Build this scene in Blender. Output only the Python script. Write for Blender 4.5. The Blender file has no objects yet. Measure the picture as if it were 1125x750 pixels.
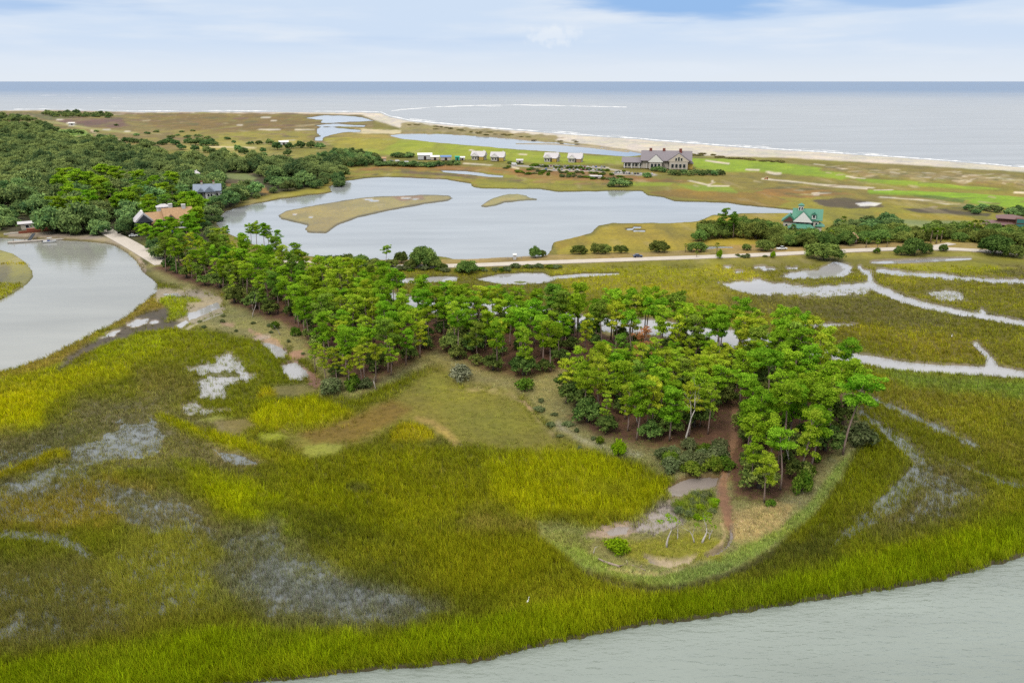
import bpy, bmesh, math, random
import numpy as np
from mathutils import Vector, Matrix

# ------------------------------------------------------------------ camera, sky, sun, exposure
sc = bpy.context.scene
C = sc.collection
F, CAMH = 875.0, 80.0
PITCH = math.atan((375.0 - 89.0) / F)
SP, CP = math.sin(PITCH), math.cos(PITCH)
cam_d = bpy.data.cameras.new('camera')
cam = bpy.data.objects.new('camera', cam_d)
C.objects.link(cam)
cam.location = (0, 0, CAMH)
cam.rotation_euler = (math.pi / 2 - PITCH, 0, 0)
cam_d.sensor_fit = 'HORIZONTAL'
cam_d.sensor_width = 36.0
cam_d.lens = 36.0 * F / 1125.0
cam_d.clip_start = 1.0
cam_d.clip_end = 300000.0
sc.camera = cam

SUN_EL, SUN_AZ = 52.0, 215.0      # azimuth clockwise from +Y
w = bpy.data.worlds.new('World')
sc.world = w
w.use_nodes = True
nt = w.node_tree
nt.nodes.clear()
N = nt.nodes.new
L = nt.links.new


def math_node(nt, op, a, b=None, clamp=False):
    n = nt.nodes.new('ShaderNodeMath')
    n.operation = op
    n.use_clamp = clamp
    for i, x in enumerate((a, b)):
        if x is None:
            continue
        if isinstance(x, (int, float)):
            n.inputs[i].default_value = x
        else:
            nt.links.new(x, n.inputs[i])
    return n.outputs[0]


def mix_col(nt, fac, a, b, mode='MIX'):
    n = nt.nodes.new('ShaderNodeMix')
    n.data_type = 'RGBA'
    n.blend_type = mode
    for i, x in ((0, fac), (6, a), (7, b)):
        if isinstance(x, (int, float)):
            n.inputs[i].default_value = x
        elif isinstance(x, tuple):
            n.inputs[i].default_value = x if len(x) == 4 else (*x, 1)
        else:
            nt.links.new(x, n.inputs[i])
    return n.outputs[2]


def maprange(nt, v, a, b, c=0.0, d=1.0, smooth=True):
    n = nt.nodes.new('ShaderNodeMapRange')
    n.interpolation_type = 'SMOOTHSTEP' if smooth else 'LINEAR'
    nt.links.new(v, n.inputs[0])
    for i, x in enumerate((a, b, c, d)):
        n.inputs[i + 1].default_value = x
    return n.outputs[0]


def lin(r, g, b):
    f = lambda c: (c / 255 / 12.92) if c <= 10.3 else ((c / 255 + 0.055) / 1.055) ** 2.4
    return (f(r), f(g), f(b))


STR = 0.1
EXPO = 0.75
SKYK = 1.0 / (STR * 2 ** EXPO)      # background value of 1.0 on screen


def skyc(r, g, b):
    return tuple(c * SKYK for c in lin(r, g, b)) + (1,)


out = N('ShaderNodeOutputWorld')
bg = N('ShaderNodeBackground')
bg.inputs[1].default_value = STR
sky = N('ShaderNodeTexSky')
sky.sky_type = 'NISHITA'
sky.sun_disc = False
sky.sun_elevation = math.radians(SUN_EL)
sky.sun_rotation = math.radians(SUN_AZ)
sky.altitude = 0
sky.air_density = 1.0
sky.dust_density = 2.0
tc = N('ShaderNodeTexCoord')
sep = N('ShaderNodeSeparateXYZ')
L(tc.outputs['Generated'], sep.inputs[0])
zz = sep.outputs[2]
# stretched cloud noise
mp = N('ShaderNodeMapping')
mp.inputs['Scale'].default_value = (5.0, 5.0, 42.0)
mp.inputs['Location'].default_value = (3.1, 0.4, 0.0)
L(tc.outputs['Generated'], mp.inputs[0])
cn = N('ShaderNodeTexNoise')
cn.inputs['Scale'].default_value = 1.0
cn.inputs['Detail'].default_value = 6
cn.inputs['Roughness'].default_value = 0.55
L(mp.outputs[0], cn.inputs[0])
# pale deck: horizon to a brighter zenith (overcast luminance)
deck_low = mix_col(nt, maprange(nt, zz, 0.0, 0.05), skyc(226, 234, 243), skyc(207, 224, 245))
deck_low = mix_col(nt, maprange(nt, cn.outputs[0], 0.40, 0.78), deck_low, skyc(226, 235, 246))
deck = mix_col(nt, maprange(nt, zz, 0.08, 0.85), deck_low, tuple(2.3 * SKYK * c for c in (1.0, 0.985, 0.96)))
# gaps of blue sky in a band above the horizon clouds
mp2 = N('ShaderNodeMapping')
mp2.inputs['Scale'].default_value = (2.6, 2.6, 26.0)
mp2.inputs['Location'].default_value = (0.35, 0.0, 0.55)
L(tc.outputs['Generated'], mp2.inputs[0])
cn2 = N('ShaderNodeTexNoise')
cn2.inputs['Scale'].default_value = 1.0
cn2.inputs['Detail'].default_value = 5
L(mp2.outputs[0], cn2.inputs[0])
gap = maprange(nt, cn2.outputs[0], 0.50, 0.66)
band = math_node(nt, 'MULTIPLY', maprange(nt, zz, 0.028, 0.085), maprange(nt, zz, 0.22, 0.12))
gap = math_node(nt, 'MULTIPLY', gap, band)
# the blue-grey gap over the sea, right of centre
vd = N('ShaderNodeVectorMath')
vd.operation = 'SUBTRACT'
L(tc.outputs['Generated'], vd.inputs[0])
_v = Vector(((712 - 562.5) / F, CP + SP * 0, 0)).normalized()
_d = Vector(((735 - 562.5) / F, CP - (2 - 375) / F * SP, -SP - (2 - 375) / F * CP)).normalized()
vd.inputs[1].default_value = _d
vs = N('ShaderNodeVectorMath')
vs.operation = 'MULTIPLY'
L(vd.outputs[0], vs.inputs[0])
vs.inputs[1].default_value = (7.0, 7.0, 46.0)
vl = N('ShaderNodeVectorMath')
vl.operation = 'LENGTH'
L(vs.outputs[0], vl.inputs[0])
dd = math_node(nt, 'ADD', vl.outputs['Value'], math_node(nt, 'MULTIPLY', math_node(nt, 'SUBTRACT', cn.outputs[0], 0.5), 1.7))
gap2 = maprange(nt, dd, 1.15, 0.45)
gap = math_node(nt, 'MAXIMUM', math_node(nt, 'MULTIPLY', gap, 0.75), gap2)
nish = mix_col(nt, 0.85, mix_col(nt, 1.0, sky.outputs[0], (.55, .55, .55, 1), 'MULTIPLY'), skyc(150, 192, 244))
final = mix_col(nt, gap, deck, nish)
# small heap cloud
vd3 = N('ShaderNodeVectorMath')
vd3.operation = 'SUBTRACT'
L(tc.outputs['Generated'], vd3.inputs[0])
vd3.inputs[1].default_value = Vector(((606 - 562.5) / F, CP - (39 - 375) / F * SP, -SP - (39 - 375) / F * CP)).normalized()
vs3 = N('ShaderNodeVectorMath')
vs3.operation = 'MULTIPLY'
L(vd3.outputs[0], vs3.inputs[0])
vs3.inputs[1].default_value = (34.0, 34.0, 95.0)
vl3 = N('ShaderNodeVectorMath')
vl3.operation = 'LENGTH'
L(vs3.outputs[0], vl3.inputs[0])
cn3 = N('ShaderNodeTexNoise')
cn3.inputs['Scale'].default_value = 90
cn3.inputs['Detail'].default_value = 4
L(tc.outputs['Generated'], cn3.inputs[0])
dd3 = math_node(nt, 'ADD', vl3.outputs['Value'], math_node(nt, 'MULTIPLY', math_node(nt, 'SUBTRACT', cn3.outputs[0], 0.5), 2.4))
final = mix_col(nt, math_node(nt, 'MULTIPLY', maprange(nt, dd3, 1.3, 0.3), 0.5), final, skyc(240, 245, 250))
L(final, bg.inputs[0])
L(bg.outputs[0], out.inputs[0])

sun_d = bpy.data.lights.new('sun', 'SUN')
sun_d.energy = 1.5
sun_d.angle = math.radians(12)
sun_d.color = (1.0, 0.96, 0.88)
sun = bpy.data.objects.new('sun', sun_d)
C.objects.link(sun)
az, el = math.radians(SUN_AZ), math.radians(SUN_EL)
sdir = Vector((math.sin(az) * math.cos(el), math.cos(az) * math.cos(el), math.sin(el)))
sun.rotation_euler = sdir.to_track_quat('Z', 'Y').to_euler()
sun.location = (0, 0, 300)

sc.view_settings.view_transform = 'Standard'
sc.view_settings.look = 'None'
sc.view_settings.exposure = EXPO
sc.view_settings.gamma = 1.0
sc.view_settings.use_curve_mapping = False
sc.cycles.max_bounces = 5
sc.cycles.diffuse_bounces = 3
sc.cycles.glossy_bounces = 2
sc.cycles.transparent_max_bounces = 4
sc.cycles.use_denoising = False
sc.cycles.caustics_reflective = False
sc.cycles.caustics_refractive = False

K = 0.42      # albedo of a surface that reads as the given sRGB value in this light


def alb(r, g, b, k=1.0):
    return tuple(c * K * k for c in lin(r, g, b))


# ------------------------------------------------------------------ helpers
def gnd(u, v, z=0.0):
    """point of the ground plane that a pixel of the photograph shows"""
    u = np.asarray(u, float)
    v = np.asarray(v, float)
    x = (u - 562.5) / F
    y = (v - 375.0) / F
    t = (CAMH - z) / (SP + y * CP)
    return np.stack([x * t, (CP - y * SP) * t, np.full_like(x * t, z)], -1)


def G(u, v, z=0.0):
    return Vector(gnd(u, v, z).tolist())


def tag(o, label=None, cat=None, group=None, kind=None):
    if label: o['label'] = label
    if cat: o['category'] = cat
    if group: o['group'] = group
    if kind: o['kind'] = kind
    return o


def empty(name, loc, rz=0.0, s=1.0):
    o = bpy.data.objects.new(name, None)
    o.empty_display_size = 0.5
    C.objects.link(o)
    o.location = loc
    o.rotation_euler = (0, 0, rz)
    o.scale = (s, s, s) if not isinstance(s, tuple) else s
    return o


def link(name, me, parent=None):
    o = bpy.data.objects.new(name, me)
    C.objects.link(o)
    if parent: o.parent = parent
    return o


def np_mesh(name, verts, faces, mats=(), cols=None, smooth=False, mat_idx=None, colname='col'):
    me = bpy.data.meshes.new(name)
    verts = np.asarray(verts, np.float32)
    faces = np.asarray(faces, np.int32)
    n, k = faces.shape
    me.vertices.add(len(verts))
    me.vertices.foreach_set('co', verts.ravel())
    me.loops.add(n * k)
    me.loops.foreach_set('vertex_index', faces.ravel())
    me.polygons.add(n)
    me.polygons.foreach_set('loop_start', np.arange(0, n * k, k, dtype=np.int32))
    if smooth:
        me.polygons.foreach_set('use_smooth', np.ones(n, bool))
    for m in mats: me.materials.append(m)
    if mat_idx is not None:
        me.polygons.foreach_set('material_index', np.asarray(mat_idx, np.int32))
    me.update(calc_edges=True)
    if cols is not None:
        a = me.attributes.new(colname, 'FLOAT_COLOR', 'POINT')
        c4 = np.ones((len(verts), 4), np.float32)
        c4[:, :3] = cols
        a.data.foreach_set('color', c4.ravel())
    return me


class MB:
    """collects boxes, prisms and tubes into one mesh"""
    def __init__(self):
        self.v = []
        self.f = []

    def add(self, vs, fs):
        b = len(self.v)
        self.v += [tuple(x) for x in vs]
        self.f += [tuple(b + i for i in f) for f in fs]
        return self

    def box(self, cx, cy, z0, sx, sy, sz):
        x0, x1, y0, y1, z1 = cx - sx / 2, cx + sx / 2, cy - sy / 2, cy + sy / 2, z0 + sz
        return self.add([(x0, y0, z0), (x1, y0, z0), (x1, y1, z0), (x0, y1, z0), (x0, y0, z1), (x1, y0, z1), (x1, y1, z1), (x0, y1, z1)],
                        [(3, 2, 1, 0), (4, 5, 6, 7), (0, 1, 5, 4), (1, 2, 6, 5), (2, 3, 7, 6), (3, 0, 4, 7)])

    def gable(self, cx, cy, z0, sx, sy, h, axis='x', th=0.25):
        """pitched roof of two slabs' thickness, ridge along axis, closed prism with an eave edge"""
        x0, x1, y0, y1 = cx - sx / 2, cx + sx / 2, cy - sy / 2, cy + sy / 2
        zt = z0 + th
        if axis == 'x':
            vs = [(x0, y0, z0), (x1, y0, z0), (x1, y1, z0), (x0, y1, z0), (x0, y0, zt), (x1, y0, zt), (x1, y1, zt), (x0, y1, zt), (x0, cy, zt + h), (x1, cy, zt + h)]
            fs = [(3, 2, 1, 0), (0, 1, 5, 4), (2, 3, 7, 6), (1, 2, 6, 9, 5), (3, 0, 4, 8, 7), (4, 5, 9, 8), (6, 7, 8, 9)]
        else:
            vs = [(x0, y0, z0), (x1, y0, z0), (x1, y1, z0), (x0, y1, z0), (x0, y0, zt), (x1, y0, zt), (x1, y1, zt), (x0, y1, zt), (cx, y0, zt + h), (cx, y1, zt + h)]
            fs = [(3, 2, 1, 0), (0, 1, 5, 8, 4), (2, 3, 7, 9, 6), (1, 2, 6, 5), (3, 0, 4, 7), (5, 6, 9, 8), (7, 4, 8, 9)]
        return self.add(vs, fs)

    def hip(self, cx, cy, z0, sx, sy, h, inset, th=0.25):
        x0, x1, y0, y1 = cx - sx / 2, cx + sx / 2, cy - sy / 2, cy + sy / 2
        zt = z0 + th
        if sx >= sy:
            a, b = (x0 + inset, cy, zt + h), (x1 - inset, cy, zt + h)
        else:
            a, b = (cx, y0 + inset, zt + h), (cx, y1 - inset, zt + h)
        vs = [(x0, y0, z0), (x1, y0, z0), (x1, y1, z0), (x0, y1, z0), (x0, y0, zt), (x1, y0, zt), (x1, y1, zt), (x0, y1, zt), a, b]
        fs = [(3, 2, 1, 0), (0, 1, 5, 4), (1, 2, 6, 5), (2, 3, 7, 6), (3, 0, 4, 7)]
        if sx >= sy:
            fs += [(4, 5, 9, 8), (5, 6, 9), (6, 7, 8, 9), (7, 4, 8)]
        else:
            fs += [(4, 5, 8), (5, 6, 9, 8), (6, 7, 9), (7, 4, 8, 9)]
        return self.add(vs, fs)

    def tube(self, pts, rads, n=6, cap=True):
        pts = [Vector(p) for p in pts]
        b = len(self.v)
        for i, p in enumerate(pts):
            d = (pts[min(i + 1, len(pts) - 1)] - pts[max(i - 1, 0)])
            d = d.normalized() if d.length > 1e-6 else Vector((0, 0, 1))
            a = d.orthogonal().normalized()
            if abs(d.z) > 0.5:
                a = Vector((1, 0, 0)) - d * d.x
                a.normalize()
            c = d.cross(a)
            for k in range(n):
                t = 2 * math.pi * k / n
                self.v.append(tuple(p + (a * math.cos(t) + c * math.sin(t)) * rads[i]))
        for i in range(len(pts) - 1):
            for k in range(n):
                k2 = (k + 1) % n
                self.f.append((b + i * n + k, b + i * n + k2, b + (i + 1) * n + k2, b + (i + 1) * n + k))
        if cap:
            self.f.append(tuple(b + (n - 1 - k) for k in range(n)))
            self.f.append(tuple(b + (len(pts) - 1) * n + k for k in range(n)))
        return self

    def mesh(self, name, m, smooth=False):
        me = bpy.data.meshes.new(name)
        me.from_pydata(self.v, [], self.f)
        me.materials.append(m)
        if smooth:
            for p in me.polygons: p.use_smooth = True
        me.update()
        return me

    def build(self, name, m, parent=None, smooth=False):
        return link(name, self.mesh(name, m, smooth), parent)


# ------------------------------------------------------------------ materials
def new_mat(name):
    m = bpy.data.materials.new(name)
    m.use_nodes = True
    m.node_tree.nodes.clear()
    return m, m.node_tree


def out_to(nt, sh):
    o = nt.nodes.new('ShaderNodeOutputMaterial')
    nt.links.new(sh, o.inputs[0])


def principled(nt, col, rough=0.8, spec=0.3, normal=None):
    p = nt.nodes.new('ShaderNodeBsdfPrincipled')
    if isinstance(col, tuple): p.inputs['Base Color'].default_value = (*col[:3], 1)
    else: nt.links.new(col, p.inputs['Base Color'])
    if isinstance(rough, (int, float)): p.inputs['Roughness'].default_value = rough
    else: nt.links.new(rough, p.inputs['Roughness'])
    p.inputs['Specular IOR Level'].default_value = spec
    if normal is not None: nt.links.new(normal, p.inputs['Normal'])
    return p.outputs[0]


def noise(nt, scale, detail=4, rough=0.5, vec=None):
    n = nt.nodes.new('ShaderNodeTexNoise')
    n.inputs['Scale'].default_value = scale
    n.inputs['Detail'].default_value = detail
    n.inputs['Roughness'].default_value = rough
    if vec is None:
        g = nt.nodes.new('ShaderNodeNewGeometry')
        vec = g.outputs['Position']
    nt.links.new(vec, n.inputs['Vector'])
    return n.outputs[0]


def scaled_pos(nt, s, rot=0.0):
    g = nt.nodes.new('ShaderNodeNewGeometry')
    m = nt.nodes.new('ShaderNodeMapping')
    m.inputs['Scale'].default_value = s
    m.inputs['Rotation'].default_value = (0, 0, rot)
    nt.links.new(g.outputs['Position'], m.inputs[0])
    return m.outputs[0]


def bump(nt, h, strength, dist):
    b = nt.nodes.new('ShaderNodeBump')
    b.inputs['Strength'].default_value = strength
    b.inputs['Distance'].default_value = dist
    nt.links.new(h, b.inputs['Height'])
    return b.outputs[0]


def attr(nt, name, typ='GEOMETRY'):
    a = nt.nodes.new('ShaderNodeAttribute')
    a.attribute_name = name
    a.attribute_type = typ
    return a


def surf(name, rgb, rough=0.7, var=0.15, scale=1.5, spec=0.3, metallic=0.0):
    """a plain weathered surface: base colour with two scales of wear"""
    m, t = new_mat(name)
    tcn = t.nodes.new('ShaderNodeTexCoord')
    n1 = noise(t, scale, 5, 0.6, tcn.outputs['Object'])
    n2 = noise(t, scale * 7, 3, 0.6, tcn.outputs['Object'])
    f = math_node(t, 'ADD', math_node(t, 'MULTIPLY', n1, 0.65), math_node(t, 'MULTIPLY', n2, 0.35))
    v = maprange(t, f, 0.3, 0.7, 1 - var, 1 + var, False)
    hsv = t.nodes.new('ShaderNodeHueSaturation')
    hsv.inputs['Color'].default_value = (*rgb, 1)
    t.links.new(v, hsv.inputs['Value'])
    p = t.nodes.new('ShaderNodeBsdfPrincipled')
    t.links.new(hsv.outputs[0], p.inputs['Base Color'])
    p.inputs['Roughness'].default_value = rough
    p.inputs['Specular IOR Level'].default_value = spec
    p.inputs['Metallic'].default_value = metallic
    out_to(t, p.outputs[0])
    return m


def leaf_mat(name, cA, cB, trans=0.22, hue=0.02, val=0.22):
    """foliage: leaf tint mixes two greens, each plant drifts a little from its neighbours"""
    m, t = new_mat(name)
    a = attr(t, 'col')
    s = t.nodes.new('ShaderNodeSeparateColor')
    t.links.new(a.outputs['Color'], s.inputs[0])
    col = mix_col(t, s.outputs[0], cA, cB)
    oi = t.nodes.new('ShaderNodeObjectInfo')
    hsv = t.nodes.new('ShaderNodeHueSaturation')
    t.links.new(col, hsv.inputs['Color'])
    r = oi.outputs['Random']
    t.links.new(maprange(t, r, 0, 1, 0.5 - hue, 0.5 + hue, False), hsv.inputs['Hue'])
    r2 = math_node(t, 'FRACT', math_node(t, 'MULTIPLY', r, 17.31))
    t.links.new(maprange(t, r2, 0, 1, 1 - val, 1 + val, False), hsv.inputs['Value'])
    d = t.nodes.new('ShaderNodeBsdfDiffuse')
    t.links.new(hsv.outputs[0], d.inputs[0])
    tr = t.nodes.new('ShaderNodeBsdfTranslucent')
    t.links.new(hsv.outputs[0], tr.inputs[0])
    mx = t.nodes.new('ShaderNodeMixShader')
    mx.inputs[0].default_value = trans
    t.links.new(d.outputs[0], mx.inputs[1])
    t.links.new(tr.outputs[0], mx.inputs[2])
    out_to(t, mx.outputs[0])
    return m


M = {}
M['bark'] = surf('pine_bark', alb(176, 150, 138), 0.9, 0.35, 2.5)
M['oakbark'] = surf('oak_bark', alb(110, 100, 90), 0.9, 0.3, 2.0)
M['deadwood'] = surf('bleached_wood', alb(225, 215, 205), 0.85, 0.2, 2.0)
M['drift'] = surf('driftwood', alb(185, 165, 150), 0.9, 0.3, 2.0)
M['palmtrunk'] = surf('palm_trunk', alb(175, 155, 125), 0.9, 0.25, 3)
M['pine'] = leaf_mat('pine_needles', alb(112, 170, 28, 1.12), alb(200, 244, 68, 1.16), .45)
M['pineyellow'] = leaf_mat('pine_needles_pale', alb(152, 192, 30, 1.15), alb(232, 250, 82, 1.2), .45)
M['pinedark'] = leaf_mat('pine_needles_deep', alb(112, 158, 44), alb(182, 216, 84, 1.1), .4)
M['rust'] = leaf_mat('rusty_needles', alb(196, 140, 78), alb(236, 186, 120), .35)
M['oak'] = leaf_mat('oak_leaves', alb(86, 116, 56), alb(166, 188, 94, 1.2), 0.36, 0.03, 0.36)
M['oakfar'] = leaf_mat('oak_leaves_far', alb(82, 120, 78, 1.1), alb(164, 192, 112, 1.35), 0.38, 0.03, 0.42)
M['shrub'] = leaf_mat('shrub_leaves', alb(88, 124, 36), alb(146, 172, 62), 0.25)
M['silver'] = leaf_mat('silvery_leaves', alb(105, 115, 80), alb(180, 185, 150), 0.15)
M['greyshrub'] = leaf_mat('grey_green_leaves', alb(104, 122, 72), alb(160, 170, 116), 0.25)
M['dune'] = leaf_mat('dune_scrub_leaves', alb(142, 136, 78), alb(190, 178, 116), 0.3)
M['palm'] = leaf_mat('palm_fronds', alb(100, 130, 30), alb(160, 185, 60), 0.2)
M['brightshrub'] = leaf_mat('bright_shrub_leaves', alb(118, 166, 20), alb(174, 210, 40), 0.3)

# ------------------------------------------------------------------ numeric noise
def _hash(ix, iy, seed):
    h = (ix.astype(np.int64) * 374761393 + iy.astype(np.int64) * 668265263 + seed * 1442695041) & 0xFFFFFFFF
    h = ((h ^ (h >> 13)) * 1274126177) & 0xFFFFFFFF
    h = h ^ (h >> 16)
    return (h & 0xFFFFFF) / float(0xFFFFFF)


def vnoise(x, y, seed=0):
    ix, iy = np.floor(x), np.floor(y)
    fx, fy = x - ix, y - iy
    fx = fx * fx * (3 - 2 * fx)
    fy = fy * fy * (3 - 2 * fy)
    a = _hash(ix, iy, seed)
    b = _hash(ix + 1, iy, seed)
    c = _hash(ix, iy + 1, seed)
    d = _hash(ix + 1, iy + 1, seed)
    return (a * (1 - fx) + b * fx) * (1 - fy) + (c * (1 - fx) + d * fx) * fy


def fbm(x, y, seed=0, octv=4):
    s = np.zeros_like(x)
    amp, tot = 1.0, 0.0
    for o in range(octv):
        s += amp * vnoise(x * 2 ** o + 17.3 * o, y * 2 ** o - 9.1 * o, seed + o)
        tot += amp
        amp *= 0.55
    return s / tot * 2 - 1


def sstep(a, b, x):
    t = np.clip((x - a) / (b - a), 0, 1)
    return t * t * (3 - 2 * t)


# ------------------------------------------------------------------ the ground: one sheet, fine near the camera, coarse far off
US = np.concatenate([np.arange(-700, -60, 12.0), np.arange(-60, 1185, 2.2), np.arange(1185, 1830, 12.0)])
VS = np.concatenate([[89.7, 90.0, 90.5, 91, 92, 93.5], np.arange(95, 118, 1.5), np.arange(118, 300, 0.7), np.arange(300, 480, 1.1), np.arange(480, 765, 1.7), np.arange(765, 1050, 12.0)])
UU, VV = np.meshgrid(US, VS)
P0 = gnd(UU, VV)
shape = UU.shape
Zf = np.full(shape, 0.4)
COL = np.zeros(shape + (3,))
DEN = np.zeros(shape)
GH = np.full(shape, 1.0)
GC = np.zeros(shape + (3,))
WET = np.zeros(shape)
_pn = {}


def pnoise(rs, seed):
    k = (rs, seed)
    if k not in _pn: _pn[k] = fbm(UU / rs, VV / (rs * 0.5), seed, 4)
    return _pn[k]


def setcol(w, c, A):
    c = np.asarray(c)
    A[...] = A * (1 - w[..., None]) + c * w[..., None]


def apply(d, col=None, z=None, dens=None, gh=None, gc=None, soft=2.0, rag=0.0, rs=12.0, seed=1, rim=0.0, wet=None, op=1.0, both=None, dsoft=1.0):
    if gc is not None or (both is not None and dens is None and z is None):
        near = sstep(330, 420, VV)
        soft = soft * (1 + .7 * near)
        d = d + near * 5 * pnoise(16, 77)
    if rag: d = d + rag * pnoise(rs, seed)
    w = sstep(-soft, soft, d) * op
    if both is not None: col = gc = both
    if col is not None: setcol(sstep(-soft, soft, d + rim) * op, alb(*col), COL)
    if z is not None: Zf[...] = Zf * (1 - w) + z * w
    if dens is not None:
        wd = sstep(-soft * dsoft, soft * dsoft, d) * op
        DEN[...] = DEN * (1 - wd) + dens * wd
    if gh is not None: GH[...] = GH * (1 - w) + gh * w
    if gc is not None: setcol(w, alb(*gc), GC)
    if wet is not None: WET[...] = WET * (1 - w) + wet * w


def sdf_poly(poly, margin=60):
    p = np.asarray(poly, float)
    d = np.full(shape, -999.0)
    x0, y0 = p.min(0) - margin
    x1, y1 = p.max(0) + margin
    ci = np.where((US >= x0) & (US <= x1))[0]
    ri = np.where((VS >= y0) & (VS <= y1))[0]
    if len(ci) == 0 or len(ri) == 0: return d
    sl = (slice(ri[0], ri[-1] + 1), slice(ci[0], ci[-1] + 1))
    X, Y = UU[sl], VV[sl]
    best = np.full(X.shape, 1e18)
    inside = np.zeros(X.shape, bool)
    n = len(p)
    for i in range(n):
        ax, ay = p[i]
        bx, by = p[(i + 1) % n]
        ex, ey = bx - ax, by - ay
        t = np.clip(((X - ax) * ex + (Y - ay) * ey) / (ex * ex + ey * ey + 1e-9), 0, 1)
        best = np.minimum(best, (X - ax - t * ex) ** 2 + (Y - ay - t * ey) ** 2)
        if ay != by:
            c = ((ay > Y) != (by > Y)) & (X < (bx - ax) * (Y - ay) / (by - ay) + ax)
            inside ^= c
    r = np.sqrt(best)
    d[sl] = np.where(inside, r, -r)
    return d


def sdf_line(pts, margin=50):
    """pts: (u, v, half width px[, vertical stretch])"""
    p = np.asarray(pts, float)
    d = np.full(shape, -999.0)
    x0, y0 = p[:, :2].min(0) - margin
    x1, y1 = p[:, :2].max(0) + margin
    ci = np.where((US >= x0) & (US <= x1))[0]
    ri = np.where((VS >= y0) & (VS <= y1))[0]
    sl = (slice(ri[0], ri[-1] + 1), slice(ci[0], ci[-1] + 1))
    X, Y = UU[sl], VV[sl]
    best = np.full(X.shape, -999.0)
    for i in range(len(p) - 1):
        ax, ay, aw = p[i]
        bx, by, bw = p[i + 1]
        ex, ey = bx - ax, by - ay
        t = np.clip(((X - ax) * ex + (Y - ay) * ey) / (ex * ex + ey * ey + 1e-9), 0, 1)
        best = np.maximum(best, aw + (bw - aw) * t - np.sqrt((X - ax - t * ex) ** 2 + (Y - ay - t * ey) ** 2))
    d[sl] = best
    return d


def zone(poly, **k): apply(sdf_poly(poly), **k)
def line(pts, **k): apply(sdf_line(pts), **k)


def water(poly, soft=1.0, rag=0.0, rs=12, seed=3, depth=-0.5, rim=0.8, col=(78, 68, 32), dens=0.0):
    zone(poly, soft=soft, rag=rag, rs=rs, seed=seed, z=depth, rim=rim, col=col, dens=dens, wet=1)


def wline(pts, soft=1.0, rag=0.0, rs=12, seed=3, depth=-0.4, rim=0.8, col=(78, 68, 32), dens=0.0):
    line(pts, soft=soft, rag=rag, rs=rs, seed=seed, z=depth, rim=rim, col=col, dens=dens, wet=1)


# --- base: marsh
COL[...] = alb(132, 124, 42)
GC[...] = alb(118, 114, 22)
apply(VV - 296, both=(112, 112, 18), dens=1.0, soft=6)
GH[...] = 0.9
# --- far coast
zone([(-700, 117), (160, 120), (330, 123), (410, 124), (410, 156), (240, 165), (0, 165), (-700, 175)], col=(140, 122, 66), soft=2, z=0.8)
zone([(150, 125), (360, 125), (352, 146), (240, 147), (170, 140)], col=(132, 108, 52), soft=3, rag=5, rs=30)
zone([(190, 146), (345, 144), (345, 157), (250, 160), (215, 158)], col=(152, 140, 52), soft=3, rag=3, rs=30)
zone([(60, 131), (135, 130), (140, 138), (110, 141), (70, 139)], col=(120, 88, 82), soft=2, rag=3, rs=14)
zone([(-40, 131), (30, 130), (30, 136), (-40, 137)], col=(150, 100, 70), soft=1.5, rag=3, rs=14)
zone([(0, 126), (120, 124), (150, 127), (60, 131), (0, 129)], col=(105, 105, 62), soft=1.5, rag=3, rs=14)
line([(20, 134, 1), (60, 135, 1.2), (100, 142, 1.2), (150, 147, 1)], col=(170, 165, 100), soft=1)
line([(-50, 121.6, .8), (60, 121.2, .8), (150, 123.6, 1.0), (240, 123.4, 1.1), (330, 124, 1.3), (400, 124.5, 2.0)], col=(225, 212, 196), soft=0.8, rag=0.8, rs=12)
zone([(95, 121.8), (135, 122), (150, 126), (120, 127), (95, 124)], col=(200, 180, 150), soft=1, rag=2, rs=10)
for a in [(66, 132, 3, .8), (78, 136, 4, 1), (79, 138.5, 3, .8), (117, 143, 3, .8), (140, 145, 3, .8), (264, 138, 2.5, .7), (292, 129.5, 4, .9), (301, 133, 2.5, .8), (296, 143, 12, .8), (335, 143, 10, .7), (318, 155, 6, .6)]:
    line([(a[0] - a[2], a[1], a[3]), (a[0] + a[2], a[1], a[3])], col=(215, 205, 185), soft=0.8, rag=0.5, rs=6)
# --- mainland wood floor
zone([(-700, 178), (0, 152), (70, 150), (130, 160), (175, 170), (240, 176), (300, 178), (355, 172), (372, 182), (375, 204), (352, 207), (300, 214), (262, 224), (246, 238), (240, 275), (165, 300), (120, 264), (0, 257), (-700, 250)],
     col=(66, 64, 34), z=1.0, soft=2.5, rag=3, rs=20)
zone([(58, 143), (92, 143), (102, 150), (98, 156), (80, 152), (62, 147)], col=(150, 185, 70), soft=1.2)
line([(101, 144, 1.2), (108, 149, 1.6), (120, 152, 1.2), (132, 156, 1.5)], col=(215, 195, 160), soft=0.8)
zone([(195, 160), (250, 160), (310, 168), (335, 172), (300, 176), (262, 172), (205, 166)], col=(165, 155, 72), soft=1.5, rag=1.5)
zone([(205, 157), (330, 155), (345, 160), (250, 163)], col=(168, 160, 70), soft=1.5, rag=1.5)
line([(230, 162, .9), (280, 163, .9)], col=(210, 195, 150), soft=.7)
zone([(238, 192), (268, 191), (283, 197), (276, 201), (245, 197)], col=(128, 140, 80), soft=1.5)
zone([(240, 198), (282, 200), (290, 206), (250, 202)], col=(88, 80, 58), soft=1)
zone([(242, 202), (290, 206), (298, 215), (280, 212), (250, 206)], col=(165, 125, 55), soft=1.2, rag=1)
zone([(2, 192), (16, 196), (22, 206), (8, 205)], col=(165, 155, 75), soft=1.2)
zone([(172, 172), (195, 173), (205, 180), (185, 181)], col=(165, 140, 70), soft=1.5)
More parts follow.
